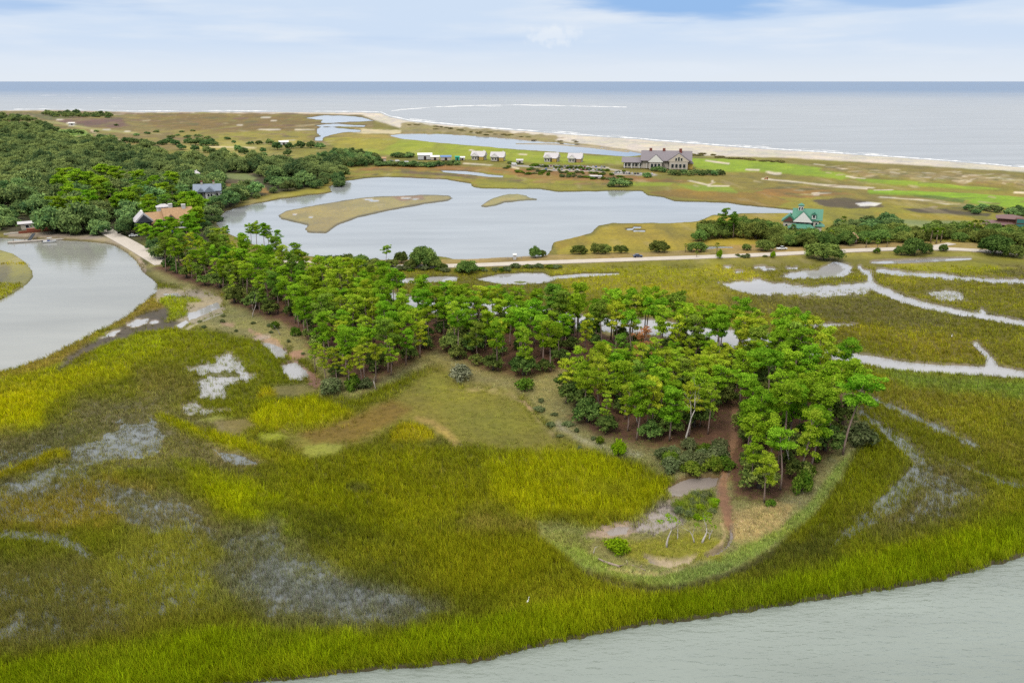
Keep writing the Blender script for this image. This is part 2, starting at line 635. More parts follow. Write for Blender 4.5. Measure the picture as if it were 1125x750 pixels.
# --- coast strip north of the lagoon
zone([(262, 224), (300, 214), (352, 207), (372, 190), (430, 182), (520, 184), (660, 192), (760, 200), (900, 205), (1160, 212), (1700, 250), (1700, 300), (900, 262), (620, 240), (300, 245)],
     col=(152, 144, 42), z=0.4, soft=1.5, rag=1.5, rs=20)
zone([(372, 189), (430, 183), (500, 182), (560, 185), (640, 189), (720, 197), (760, 200), (700, 202), (600, 195), (520, 189), (430, 187)], col=(158, 112, 52), soft=1.5, rag=2, rs=16)
zone([(560, 190), (640, 193), (700, 198), (690, 203), (640, 200), (570, 195)], col=(160, 118, 55), soft=1.5, rag=2, rs=12)
zone([(440, 187), (520, 193), (575, 198), (570, 201), (500, 195), (440, 190)], col=(112, 92, 66), soft=1.2, rag=2, rs=12)
zone([(745, 185), (830, 184), (950, 200), (1125, 215), (1125, 226), (1000, 225), (880, 215), (800, 205)], col=(146, 132, 52), soft=2, rag=3, rs=20)
zone([(830, 208), (900, 208), (940, 214), (880, 218), (830, 215)], col=(160, 120, 52), soft=1.5, rag=2)
zone([(820, 216), (850, 217), (862, 220), (840, 222), (822, 220)], col=(100, 84, 66), soft=1, rag=2, rs=10)
zone([(893, 221), (925, 218), (965, 224), (972, 228), (940, 230), (905, 227)], col=(96, 84, 62), soft=1, rag=2, rs=10)
zone([(988, 229), (1040, 230), (1090, 235), (1085, 239), (1040, 236), (1000, 233)], col=(88, 78, 58), soft=1, rag=1.5, rs=10)
zone([(985, 238), (1035, 240), (1070, 244), (1030, 252), (985, 250)], col=(142, 152, 92), soft=2)
zone([(960, 234), (1000, 235), (1060, 238), (1080, 243), (1020, 243), (965, 240)], col=(165, 145, 40), soft=1.5)
zone([(708, 212), (745, 208), (830, 212), (870, 222), (850, 228), (790, 222), (730, 216)], col=(152, 122, 44), soft=1.2, rag=2, rs=16)
zone([(745, 203), (800, 205), (810, 212), (760, 210)], col=(140, 160, 40), soft=1.5, rag=1.5)
# --- golf and lawn
gr = (142, 168, 28)
zone([(352, 152), (400, 151), (440, 153), (490, 157), (545, 163), (600, 168), (660, 172), (700, 173), (700, 181), (600, 180), (500, 176), (440, 171), (400, 170), (372, 164)], col=(156, 168, 32), z=1.0, soft=1.3, rag=1)
zone([(352, 152), (400, 151), (440, 154), (420, 166), (372, 164)], col=(166, 158, 44), soft=2, rag=1.5)
zone([(755, 174), (800, 175.5), (850, 178.5), (900, 185), (938, 195), (925, 198), (880, 194), (845, 190), (800, 190), (765, 186)], col=gr, soft=1.2, rag=1, z=1.0)
zone([(940, 197), (1000, 200), (1060, 205), (1105, 209), (1060, 209), (1000, 205), (945, 201)], col=gr, soft=1, rag=.8, z=1.0)
zone([(953, 210), (1000, 210.5), (1060, 213), (1125, 218), (1500, 240), (1500, 256), (1125, 230), (1090, 230), (1064, 224), (1010, 216), (955, 214)], col=(138, 174, 24), soft=1, rag=.6, z=1.0)
zone([(1000, 215.5), (1030, 216.5), (1066, 222), (1060, 224), (1030, 220)], col=(105, 125, 45), soft=.8)
zone([(690, 200), (740, 201), (735, 205), (680, 205)], col=(150, 165, 30), soft=1.2)
sand = (226, 212, 186)
for pts in [[(820, 187.5, 1), (834, 188, 1)], [(843, 190, 1), (850, 191.5, 1.2), (858, 191.5, .8)], [(838, 197, .8), (880, 201, .8), (912, 205, .9), (952, 208, .8)], [(893, 213, .8), (912, 212.5, .9)],
            [(966, 217, .7), (1010, 220, .9), (1040, 224, 1.3), (1054, 224.5, .9)], [(1114, 212, 1.0), (1140, 213, 1.4)], [(757, 199, .7), (770, 202, .8), (778, 204, .8), (784, 201, .7), (782, 199, .5)],
            [(778, 205, .6), (800, 205, .6)], [(960, 210, .6), (980, 209.5, .7)], [(930, 195, .8), (950, 197, .6)], [(775, 177.5, .8), (800, 181, .9)], [(510, 180, .7), (540, 182, .7)], [(563, 184, .9), (570, 186, .9)],
            [(648, 193, .9), (660, 194, .9)], [(900, 203, .6), (960, 207, .6)], [(516, 166, .8), (520, 166, .8)], [(570, 170.5, .7), (578, 171, .7)], [(880, 214, .5), (900, 215, .5)]]:
    line(pts, col=sand, soft=.7, rag=.4, rs=6, seed=5)
zone([(940, 224), (952, 222.5), (968, 224), (962, 227), (945, 227)], col=(228, 226, 222), soft=.8, rag=.6, rs=6)
# dune belt behind the right beach
zone([(930, 180), (1000, 184), (1125, 191), (1125, 207), (1050, 202), (960, 196), (900, 188)], col=(146, 130, 62), z=1.6, soft=1.2, rag=2, rs=16)
zone([(930, 187), (1125, 198), (1125, 204), (1000, 196)], col=(172, 150, 100), soft=1.0, rag=3, rs=7, seed=9, op=.8)
for pts in ([(588, 183, 1.0), (668, 185, 1.0)], [(596, 187, .9), (664, 188.6, .9)], [(672, 191.2, 1.0), (720, 192.6, 1.0)], [(425, 180, 1.2), (485, 181.5, 1.2)], [(668, 186, .8), (690, 190, .8)], [(560, 182.5, .8), (596, 183.5, .8)]):
    line(pts, col=(196, 186, 178), soft=.6, rag=.5, rs=9)
_mr = random.Random(21)
def mottles(n, u0, u1, vf, cols_, lmax, wmax, keep=None):
    for _ in range(n):
        u_ = _mr.uniform(u0, u1)
        v_ = vf(u_)
        if keep and not keep(u_, v_): continue
        ln_, dv = _mr.uniform(2, lmax), _mr.uniform(-.6, .9)
        apply(sdf_line([(u_ - ln_, v_ - dv, _mr.uniform(.1, wmax)), (u_, v_ + _mr.uniform(-.4, .4), wmax * _mr.uniform(.5, 1.2)), (u_ + ln_, v_ + dv, _mr.uniform(.1, wmax))], 7), col=_mr.choice(cols_), soft=.7, op=_mr.uniform(.45, .95))
off_lawn = lambda u_, v_: True
mottles(150, 900, 1150, lambda u_: 181 + (u_ - 930) * .062 + _mr.uniform(2, 13), [(218, 204, 178), (196, 178, 140), (124, 118, 64), (150, 128, 84), (110, 108, 58)], 8, .8)
mottles(130, 740, 1150, lambda u_: _mr.uniform(199, 232), [(124, 110, 58), (168, 152, 60), (104, 100, 54), (150, 120, 66), (192, 176, 134), (132, 134, 52)], 14, 1.0, lambda u_, v_: not (930 < u_ and 206 < v_ < 218) and v_ < 203 + (u_ - 740) * .1)
mottles(110, 380, 720, lambda u_: _mr.uniform(184, 204), [(150, 112, 60), (124, 104, 62), (160, 148, 48), (108, 104, 52), (176, 140, 84)], 12, .9, lambda u_, v_: v_ > 183 + (u_ - 380) * .018)
mottles(190, -40, 350, lambda u_: 123.5 + 36 * _mr.random() ** 1.3, [(118, 98, 60), (160, 142, 66), (98, 100, 60), (142, 112, 88), (182, 166, 126), (134, 132, 62), (124, 92, 80)], 16, .8)
# --- beach sand
zone([(388, 123), (425, 122), (452, 131), (505, 137), (565, 143), (640, 149), (700, 153), (760, 158), (825, 163), (900, 167.5), (975, 172.5), (1050, 178), (1125, 184), (1500, 212), (1700, 235),
      (1700, 245), (1125, 190.2), (1000, 182), (930, 178), (870, 174.3), (800, 172.5), (760, 171), (710, 171), (690, 166), (650, 160), (600, 154), (540, 149), (490, 145), (440, 141), (410, 132)], col=(222, 212, 196), z=0.9, soft=1.0, rag=.7, rs=10)
zone([(440, 136), (500, 140), (560, 146), (625, 152), (600, 157), (540, 151), (490, 147), (440, 146)], col=(160, 146, 98), soft=1.2, rag=3, rs=8, z=2.0)
zone([(378, 143), (400, 142), (440, 143), (440, 147), (400, 148), (378, 147)], col=(222, 206, 166), soft=.8, rag=1.5, rs=7)
zone([(355, 146), (378, 145), (400, 148), (440, 149), (440, 153), (370, 152)], col=(164, 146, 62), soft=1, rag=1, rs=8)
# --- ocean
COAST = [(-700, 121), (0, 121.3), (60, 120.6), (150, 123), (240, 122.6), (330, 123.2), (395, 123.6), (418, 124), (428, 128.5), (450, 133), (500, 138), (560, 143), (640, 149), (700, 153), (760, 158), (825, 163), (900, 167.5), (975, 172.5), (1050, 178), (1125, 184.5), (1500, 214), (1830, 246)]
water([(-800, 80)] + [(-800, 121)] + COAST + [(1900, 250), (1900, 80)], soft=1.2, depth=-1.5, rim=.6, col=(196, 186, 168), rag=.3, rs=10)
# --- tidal inlet
for poly in ([(336, 130), (345, 128.5), (356, 127), (376, 127), (398, 129), (412, 133), (385, 134), (358, 135.5), (352, 135), (354, 132)],
             [(346, 138), (358, 136.5), (372, 136), (385, 137.5), (402, 138), (400, 139.5), (372, 139), (352, 139.5)],
             [(353, 139.5), (366, 140), (384, 142), (397, 143), (396, 145), (378, 145.5), (366, 148), (354, 151), (349, 147), (348, 142)],
             [(345, 154.5), (347, 151), (356, 149.5), (355, 155)]):
    water(poly, soft=.8, rag=.5, rs=6, rim=.4)
water([(428, 149), (445, 147), (490, 147.5), (540, 150.5), (600, 155.5), (650, 160.5), (688, 165.5), (708, 169.5), (690, 172.3), (640, 168.5), (580, 165), (530, 161), (480, 157), (440, 152.5)], soft=.8, rim=.5, col=(150, 132, 90), rag=.6, rs=10)
line([(566, 158, .9), (610, 158.5, 1.0), (650, 162, 1.2), (690, 167, 1.0)], col=(186, 172, 148), z=.25, soft=.7, wet=0)
water([(484, 187.5), (510, 188.3), (530, 190.5), (536, 192), (553, 193.3), (552, 195), (535, 194.2), (518, 192), (505, 191), (488, 189.3)], soft=.7, rim=.5)
# --- lagoon
LAG = [(237, 246), (241, 239), (248, 232), (258, 229), (277, 225), (309, 219), (338, 215), (357, 213), (365, 211), (362, 205.5), (375, 200), (399, 196.3), (423, 195), (458, 196), (490, 197.5), (517, 202), (519, 206), (530, 207.5), (555, 208), (590, 208), (612, 211), (636, 211), (676, 210), (705, 210.3), (711, 215), (729, 217), (740, 221.5), (800, 223.5), (820, 226.3), (850, 229), (872, 231.5), (872, 234), (840, 234), (815, 234.3), (800, 236), (783, 236), (767, 243), (740, 245), (703, 245), (673, 245.3), (657, 248), (649, 256), (607, 267), (606, 273), (600, 281), (590, 284.5), (560, 286), (525, 288), (504, 288), (496, 284), (480, 281), (470, 284), (440, 287), (400, 287), (370, 284), (345, 282), (310, 276), (280, 269), (255, 258), (242, 251)]
water(LAG, soft=.8, rag=.6, rs=14, rim=1.0, col=(84, 74, 26), depth=-.8)
mg = dict(z=.45, soft=.8, rag=.7, rs=10)
ISL = [(305, 237), (314, 232), (338, 227), (373, 221), (399, 217), (437, 215), (479, 214), (494, 215), (498, 218), (493, 221), (463, 225), (421, 233), (394, 239), (370, 248), (359, 256.5), (338, 256), (335, 252), (338, 248), (322, 244), (309, 241)]
ISB = [(527, 227), (534, 222), (543, 217), (559, 213), (569, 212.7), (579, 215), (581, 217), (591, 218.7), (590, 220), (574, 221), (554, 223), (543, 226.7), (534, 228)]
for p in (ISL, ISB):
    zone(p, **mg)
    apply(sdf_poly(p) - 1.4, col=(165, 146, 58), soft=1.0)
zone([(430, 216), (465, 215), (466, 220), (440, 221)], col=(150, 108, 66), soft=1.2, rag=1.5, rs=8)
for a in [(405, 219.5, 4), (411, 221, 4), (446, 218, 4), (456, 219, 2.5), (324, 236, 1.5), (342, 239, 1.5)]:
    wline([(a[0] - a[2], a[1], .7), (a[0] + a[2], a[1], .7)], soft=.6, rim=.2, col=(210, 200, 185), rag=.3, rs=5, depth=-.2)
# marsh between lagoon and road on the right
zone([(616, 268), (652, 258), (660, 250), (703, 247), (767, 245), (783, 238), (830, 236), (870, 236), (880, 262), (800, 276), (700, 281), (612, 281)], col=(168, 150, 44), soft=1.2, rag=1.5)
zone([(606, 262), (640, 258), (650, 268), (612, 274)], col=(158, 132, 44), soft=1.5, rag=2, rs=10)
for a in [(692, 252, 3), (702, 254, 6), (700, 250, 3), (790, 272, 14), (778, 273, 6)]:
    wline([(a[0] - a[2], a[1], .9), (a[0] + a[2], a[1], .9)], soft=.6, rim=.5, rag=.4, rs=5)
zone([(760, 275), (800, 271), (850, 268), (850, 273), (800, 277), (760, 279)], col=(172, 142, 72), soft=1.2, rag=1)
# road embankment
RC = [(300, 283), (318, 287), (342, 291.5), (363, 293), (400, 293), (433, 292.5), (483, 292.5), (530, 291), (567, 289), (607, 287.6), (660, 286), (700, 284.5), (740, 283), (780, 282), (815, 280.7), (847, 279), (887, 277.5), (932, 275), (980, 273), (1028, 272), (1073, 274), (1125, 279), (1300, 300)]
line([(u, v, 6 if u < 620 else 5.5) for u, v in RC], col=(168, 142, 84), z=1.0, soft=1.5, dens=0, rag=1.0, rs=9)
line([(u, v + 8, 3.5) for u, v in RC if u > 600], col=(150, 142, 52), soft=2, rag=2, rs=9)
# --- west creek with the marsh bank on its far side
CREEK = [(-700, 250), (-100, 260), (0, 262), (20, 262.5), (60, 264), (100, 266), (115, 267.5), (126, 270), (140, 278), (150, 287), (156, 297), (160, 302), (167, 307), (173, 313), (172, 320), (165, 327), (150, 339), (140, 348), (120, 358), (100, 368), (75, 381), (50, 393), (20, 404), (5, 409), (-60, 422), (-700, 560)]
line([(12, 259, 2.5), (60, 260.5, 2.5), (100, 262.5, 2.8), (122, 266, 3.2), (142, 276, 3.5), (152, 287, 3.5), (158, 298, 3.5)], col=(176, 158, 138), z=.9, soft=1, rag=1.2, rs=7)
line([(120, 262, 1.3), (140, 270, 1.5), (156, 280, 1.5), (165, 290, 1.5)], col=(120, 128, 40), soft=.8)
water(CREEK, soft=1.0, rim=.8, depth=-.8, rag=.5, rs=16, col=(96, 84, 52))
zone([(-700, 262), (-60, 268), (0, 274.5), (15, 279), (28, 288), (36, 298), (37, 304), (30, 312), (15, 322), (0, 330), (-60, 362), (-700, 480)], z=.5, soft=1, dens=1, both=(150, 142, 30), gh=.8)
zone([(-700, 280), (-20, 286), (12, 294), (10, 308), (-20, 322), (-700, 420)], both=(120, 110, 50), soft=4, rag=4, rs=14)
# --- foreground river
BANK = [(-700, 910), (0, 800), (200, 763), (290, 750), (330, 746.5), (393, 738), (450, 734), (524, 728), (545, 723), (575, 715), (600, 708.5), (640, 701.5), (707, 688.5), (752, 684), (827, 672), (880, 663), (940, 654), (1030, 639), (1125, 613), (1830, 400)]
water(BANK + [(1900, 1100), (-800, 1100)], soft=1.8, rim=2.2, depth=-.9, rag=3.2, rs=11, col=(84, 76, 48))

# --- marsh behind the trees (right): channels and pools
bm_ = (124, 118, 26)
zone([(420, 296), (1000, 284), (1700, 300), (1700, 480), (1125, 520), (960, 440), (900, 390), (780, 380), (560, 335), (420, 318)], both=bm_, gh=.75, soft=4)
zone([(600, 297), (800, 293), (850, 303), (820, 330), (700, 330), (620, 318)], both=(150, 144, 22), soft=6, rag=8, rs=30)
zone([(800, 330), (950, 325), (1060, 350), (1020, 375), (900, 350), (820, 345)], both=(112, 105, 38), soft=8, rag=8, rs=40)
zone([(900, 352), (960, 356), (1080, 378), (1085, 396), (1000, 396), (910, 375), (880, 366)], both=(122, 114, 22), soft=4, rag=4, rs=30)
zone([(1070, 288), (1400, 310), (1400, 330), (1125, 305), (1080, 296)], both=(110, 102, 44), soft=3, rag=3)
zone([(965, 289), (1060, 287), (1120, 296), (1060, 301), (975, 296)], both=(150, 146, 22), soft=2, rag=2)
zone([(985, 303), (1060, 308), (1000, 315), (965, 308)], both=(140, 134, 26), soft=2, rag=2)
zone([(940, 405), (1040, 413), (1125, 418), (1300, 430), (1300, 470), (1125, 440), (1000, 424)], both=(122, 138, 40), soft=5, rag=4, rs=30)
wl = dict(col=(150, 138, 118), rim=1.2, dens=.07)
water([(858, 304), (870, 299), (898, 297), (912, 289), (925, 288), (936, 292), (935, 299), (925, 305), (895, 306), (870, 307)], soft=1.3, rag=2.2, rs=6, **wl)
water([(789, 311), (812, 309), (835, 307), (850, 311), (864, 312), (884, 314), (860, 322), (848, 324), (827, 324), (806, 318)], soft=1.5, rag=3.0, rs=6, **wl)
zone([(860, 316), (900, 315), (945, 313), (960, 318), (950, 326), (900, 328), (860, 326)], z=-.06, dens=.4, soft=3, rag=3, rs=8, col=(150, 140, 120))
wline([(850, 318.5, 3.44), (885, 319.5, 2.87), (920, 316.5, 2.87), (956, 313.5, 3.44)], soft=1.5, rag=2.2, rs=7, **wl)
wline([(944, 293.5, 1.38), (948, 298.5, 2.07), (955, 300.5, 3.21), (957, 310.5, 3.21), (962, 316.5, 4.02), (975, 321.5, 4.13), (990, 328.5, 3.9), (1012, 334.0, 3.44), (1038, 340.5, 3.21), (1065, 345.5, 3.21), (1092, 349.5, 2.98), (1130, 357.0, 3.44), (1200, 372.5, 3.44)], soft=1, rag=1.5, rs=6, **wl)
wline([(965, 298.5, 2.53), (1012, 302.0, 2.3), (1052, 305.5, 2.07), (1092, 308.5, 2.3), (1130, 309.5, 2.53), (1250, 318.5, 2.3)], soft=1.3, rag=2.0, rs=6, **wl)
zone([(1018, 322), (1035, 318), (1056, 320), (1062, 330), (1036, 333)], z=-.1, dens=.5, soft=3, rag=4, rs=8, col=(150, 140, 120))
wline([(1078, 341.5, 2.07), (1081, 344.5, 2.3), (1081, 347.5, 2.3)], soft=.8, **wl)
wline([(958, 288.5, 1.15), (990, 287.8, 1.61), (1028, 286.0, 1.49), (1066, 284.5, 0.8)], soft=.8, rag=.5, rs=9, **wl)
water([(866, 360), (878, 357), (894, 356.3), (916, 355.6), (942, 357), (913, 359.5), (892, 360.8), (881, 365), (869, 364)], soft=1, rag=.8, rs=8, **wl)
water([(405, 312), (418, 316), (440, 324), (485, 332), (540, 332), (585, 337), (640, 347), (720, 352), (800, 362), (850, 368), (892, 379), (932, 387), (969, 393), (990, 397), (1022, 400), (1060, 402), (1082, 403), (1084, 395), (1076, 386), (1068, 377), (1072, 375), (1081, 384), (1091, 394), (1097, 402), (1125, 408), (1300, 436), (1300, 446), (1125, 416), (1078, 413), (1025, 410), (985, 407), (950, 401), (916, 396), (870, 391), (800, 385), (720, 373), (640, 366), (580, 353), (540, 347), (485, 347), (440, 337), (412, 326)], soft=1.2, rag=.9, rs=12, **wl)
water([(429, 307), (450, 305.5), (467, 305), (491, 303.5), (504, 305), (501, 309), (453, 311), (431, 311)], soft=.9, rag=.5, rs=9, col=(90, 80, 36))
water([(521, 307), (549, 301.5), (573, 300), (597, 300), (605, 304), (613, 303), (640, 300.5), (680, 300.3), (682, 302), (640, 304.5), (613, 306.5), (599, 311), (571, 313), (549, 312), (533, 309)], soft=.9, rag=.5, rs=9, col=(90, 80, 36))
zone([(563, 310), (572, 308.5), (580, 310), (572, 311.5)], z=.4, soft=.8, both=(120, 130, 30))
for a in [(835, 294, 5), (845, 296, 6), (870, 295, 5), (812, 299, 4), (800, 294, 3)]:
    wline([(a[0] - a[2], a[1], 1.0), (a[0] + a[2], a[1], 1.0)], soft=1, rag=1.2, rs=5, **wl)
# right-hand pools among grass
wt = dict(z=-.06, col=(120, 110, 92), wet=1, dsoft=1.6)
line([(930, 441, 3), (960, 462, 5), (985, 482, 6), (1005, 500, 8), (1015, 516, 10), (1000, 535, 12), (965, 562, 12), (935, 585, 10), (905, 606, 5)], dens=.48, soft=7, rag=5, rs=14, **wt)
line([(932, 443, 1.2), (962, 466, 2), (985, 486, 2.4), (1006, 504, 3.5), (1004, 520, 5), (985, 538, 5), (962, 556, 3)], z=-.25, dens=.18, soft=3, rag=3, rs=9, col=(120, 110, 92))
line([(942, 430, 2), (985, 449, 4), (1030, 470, 5), (1075, 491, 4)], dens=.42, soft=5, rag=4, rs=12, **wt)
line([(944, 432, .8), (985, 450, 1.5), (1030, 471, 1.5), (1074, 490, 1)], z=-.2, dens=.2, soft=2, rag=2, rs=8, col=(120, 110, 92))
zone([(1010, 505), (1060, 525), (1090, 545), (1050, 570), (980, 590), (960, 575), (1000, 545)], dens=.6, soft=14, rag=8, rs=20, gc=(112, 102, 48), **wt)
line([(1035, 503, 1), (1060, 513, 2), (1085, 523, 2.5), (1105, 531, 2.5), (1140, 537, 3), (1250, 545, 3)], z=-.2, dens=.2, soft=2.5, rag=2, rs=9, col=(120, 110, 92))
zone([(890, 470), (990, 480), (1000, 500), (960, 545), (890, 600), (840, 620), (860, 585), (915, 530), (935, 490)], both=(112, 114, 14), soft=8)
zone([(860, 590), (920, 590), (920, 615), (840, 630), (820, 620)], both=(84, 84, 26), soft=12, rag=5)

# --- west side: mud, levee, cove, margin
zone([(180, 322), (172, 322), (140, 349), (100, 369), (50, 394), (5, 410), (-40, 420), (-40, 426), (40, 412), (95, 392), (130, 372), (190, 345)], both=(140, 122, 40), gh=.7, soft=2, rag=2, rs=10)
zone([(160, 343), (186, 338), (184, 354), (198, 354), (188, 361), (150, 367), (130, 374), (108, 382), (86, 394), (66, 410), (60, 408), (80, 390), (92, 382), (114, 370), (135, 360)], col=(92, 82, 62), z=.15, dens=.04, soft=2, rag=2, rs=10, wet=.5)
zone([(172, 318), (205, 318), (226, 321), (243, 327), (248, 344), (228, 352), (205, 364), (186, 362), (196, 354), (190, 340), (170, 330)], col=(172, 158, 132), z=.1, dens=.03, soft=2, rag=2.5, rs=12, wet=.5)
for p in ([(180, 323), (195, 322), (200, 327), (186, 330)], [(205, 345), (225, 338), (238, 332), (243, 338), (222, 346), (208, 352)], [(193, 357), (204, 352), (208, 355), (198, 361)], [(139, 357), (150, 351), (163, 350), (162, 355), (145, 360)], [(163, 354), (172, 352), (174, 354), (165, 356)], [(110, 372), (122, 364), (132, 363), (126, 369)]):
    water(p, soft=1.2, rag=1.5, rs=6, depth=-.12, col=(182, 168, 146), rim=.5)
zone([(176, 329), (186, 327), (198, 327), (221, 329), (220, 332), (205, 334), (205, 347), (185, 353), (176, 350), (184, 340), (176, 333)], both=(142, 148, 18), z=.5, dens=1, gh=.9, soft=1.2, rag=1, rs=7)
zone([(64, 402), (80, 390), (80, 398), (60, 411), (40, 412)], both=(142, 148, 18), z=.5, dens=1, soft=1.5)
# upland of the peninsula: dry grass margin then pine straw
UP = [(158, 296), (182, 312), (206, 319), (246, 325), (250, 344), (205, 361), (232, 366), (262, 372), (290, 375), (320, 384), (322, 392), (342, 398), (356, 418), (352, 436), (392, 440), (440, 418), (470, 404), (484, 404), (496, 424), (540, 428), (578, 440), (596, 462), (614, 480), (640, 494), (690, 508), (720, 522), (740, 530), (730, 560), (690, 574), (645, 584), (600, 588), (600, 600), (640, 628), (690, 642), (740, 648), (800, 634), (850, 606), (890, 572), (922, 530), (940, 496), (956, 490), (945, 470), (940, 440), (905, 405), (860, 390), (800, 384), (720, 370), (640, 364), (580, 352), (490, 350), (440, 338), (410, 318), (345, 297), (300, 288), (245, 275), (180, 280)]
zone(UP, both=(150, 142, 84), z=1.0, dens=.75, gh=.3, soft=4, rag=2.5, rs=12)
STRAW = [(170, 296), (190, 306), (215, 318), (250, 326), (258, 340), (300, 356), (330, 372), (352, 396), (372, 420), (400, 430), (440, 408), (478, 388), (520, 404), (575, 424), (600, 414), (640, 404), (640, 440), (625, 462), (650, 482), (700, 494), (740, 498), (790, 500), (806, 552), (850, 556), (890, 530), (915, 500), (932, 470), (930, 440), (890, 404), (800, 386), (720, 374), (640, 368), (580, 356), (490, 354), (440, 342), (405, 322), (340, 300), (245, 280)]
zone(STRAW, col=(112, 78, 56), gc=(100, 100, 40), z=1.3, dens=.1, soft=4, rag=4, rs=14)
zone([(620, 392), (660, 388), (664, 408), (640, 418), (622, 412)], col=(84, 56, 46), dens=0, soft=2, rag=1)
# wrack line and pale grass
line([(484, 430, 1.5), (505, 431, 2), (530, 430, 2), (560, 437, 2), (578, 446, 2.4), (586, 456, 2.2), (598, 472, 1.6), (606, 480, 1.2)], col=(200, 176, 132), gc=(190, 176, 124), dens=.25, gh=.3, soft=1.5, rag=1.5, rs=7)
line([(574, 443, 2), (585, 453, 2.2)], col=(196, 158, 132), dens=0, soft=1)
line([(612, 470, 2), (640, 488, 2), (670, 498, 2), (700, 505, 1.5)], col=(186, 176, 140), gc=(180, 172, 120), soft=2.5, rag=2, rs=8)
line([(246, 345, 1), (225, 354, 1.2), (205, 363, 1.2)], col=(196, 186, 166), dens=0, soft=.8)
line([(245, 358, 2), (256, 360, 2.5)], col=(180, 150, 115), dens=.1, soft=1.5, rag=1)
line([(275, 366, 1.5), (290, 374, 2.5), (306, 378, 2)], col=(186, 152, 118), dens=.1, soft=1.2, rag=1.5, rs=7)
zone([(316, 389), (332, 388), (336, 394), (320, 397)], col=(180, 140, 112), dens=0, soft=1.5, rag=1, rs=7)
zone([(338, 406), (350, 414), (356, 424), (346, 432), (338, 422)], col=(150, 112, 92), dens=.05, z=.3, soft=1.5, rag=1.5, rs=7)
water([(284, 375), (296, 376), (308, 381), (317, 387), (313, 394), (303, 394), (296, 386)], soft=1.2, rag=1.0, rs=7, depth=-.15, col=(176, 150, 130), rim=1)
water([(308, 401), (316, 399), (326, 398), (337, 407), (340, 414), (328, 419), (317, 417), (311, 409)], soft=1.2, rag=1.2, rs=6, depth=-.15, col=(168, 138, 120), rim=1)
wline([(295, 372, 1.2), (280, 374, 1.0)], soft=1.2, rag=1, depth=-.1, col=(190, 170, 150))
# foreground marsh tones ----------------------------------------------------
zone([(110, 362), (200, 362), (300, 385), (310, 420), (300, 440), (250, 440), (180, 400), (100, 400)], both=(122, 124, 16), soft=8, rag=4, rs=24)
zone([(215, 362), (290, 380), (312, 410), (310, 428), (300, 410), (270, 385), (215, 372)], both=(110, 116, 14), soft=4, rag=2)
zone([(100, 375), (180, 362), (200, 370), (160, 395), (110, 398)], both=(138, 144, 12), soft=5, rag=4, rs=16)
zone([(-300, 430), (0, 418), (50, 414), (100, 404), (140, 404), (144, 414), (100, 424), (66, 440), (46, 456), (50, 474), (-300, 500)], both=(152, 150, 10), soft=5, rag=5, rs=20, gh=1.0)
zone([(-100, 430), (40, 432), (45, 468), (0, 480), (-100, 480)], both=(164, 158, 6), soft=6, rag=4)
zone([(150, 415), (210, 410), (215, 440), (160, 445)], both=(122, 112, 40), soft=8, rag=6)
water([(200, 406), (220, 401), (233, 398), (244, 389), (253, 389), (267, 399), (268, 407), (284, 414), (273, 419), (257, 421), (249, 426), (249, 439), (217, 438), (215, 421), (225, 415), (212, 409)], soft=2.2, rag=6.5, rs=4.5, depth=-.16, col=(170, 158, 140), dens=.12)
water([(200, 445), (215, 442), (225, 449), (257, 451), (241, 454), (207, 457), (201, 453)], soft=2, rag=2.5, rs=7, depth=-.2, col=(170, 158, 140), dens=.04)
line([(228, 412, 2), (245, 411, 3), (262, 412, 2.5)], z=.2, dens=.5, soft=2, rag=2.5, rs=5, both=(110, 108, 40))
zone([(288, 428), (305, 430), (306, 437), (284, 440)], both=(176, 160, 8), gh=1.2, soft=2)
zone([(270, 468), (292, 446), (340, 440), (370, 447), (390, 456), (386, 467), (345, 478), (303, 476)], both=(156, 152, 8), gh=1.3, soft=2.5, rag=1.5, rs=9)
zone([(160, 343), (186, 338), (184, 354), (198, 354), (188, 361), (150, 367), (130, 374), (108, 382), (86, 394), (66, 410), (58, 409), (78, 390), (92, 382), (114, 370), (135, 360)], col=(88, 78, 60), gc=(88, 80, 50), z=.15, dens=.06, soft=2, rag=2, rs=10, wet=.5)
for p in ([(139, 357), (150, 351), (163, 350), (162, 355), (145, 360)], [(163, 354), (172, 352), (174, 354), (165, 356)], [(110, 372), (122, 364), (132, 363), (126, 369)]):
    water(p, soft=1.2, rag=1.5, rs=6, depth=-.12, col=(182, 168, 146), rim=.5)
# wet brown flats
wet = dict(wet=1, dsoft=1.7)
zone([(60, 470), (90, 440), (150, 432), (190, 440), (250, 480), (300, 505), (230, 520), (120, 520), (40, 500)], both=(112, 104, 50), z=.05, dens=.85, gh=.6, soft=14, rag=12, rs=30, wet=1)
zone([(-100, 480), (60, 470), (110, 490), (110, 540), (40, 560), (-100, 560)], both=(106, 98, 52), z=.0, dens=.8, gh=.7, soft=14, rag=12, rs=28, **wet)
zone([(85, 490), (130, 468), (165, 462), (185, 478), (175, 500), (110, 510), (80, 505)], both=(116, 106, 66), z=-.05, dens=.55, gh=.5, soft=10, rag=12, rs=22, **wet)
zone([(230, 490), (270, 497), (292, 508), (282, 515), (245, 510)], both=(124, 112, 64), z=-.02, dens=.4, gh=.4, soft=4, rag=3, rs=10, **wet)
line([(175, 458, 3), (200, 470, 5), (235, 482, 6), (275, 494, 7), (305, 505, 6), (335, 513, 5)], both=(142, 140, 8), z=.35, dens=1, gh=1.1, soft=4, rag=2, rs=12)
zone([(190, 508), (225, 512), (262, 528), (310, 545), (320, 585), (300, 595), (260, 570), (215, 540)], both=(138, 142, 6), dens=1, z=.4, gh=1.0, soft=6, rag=7, rs=16)
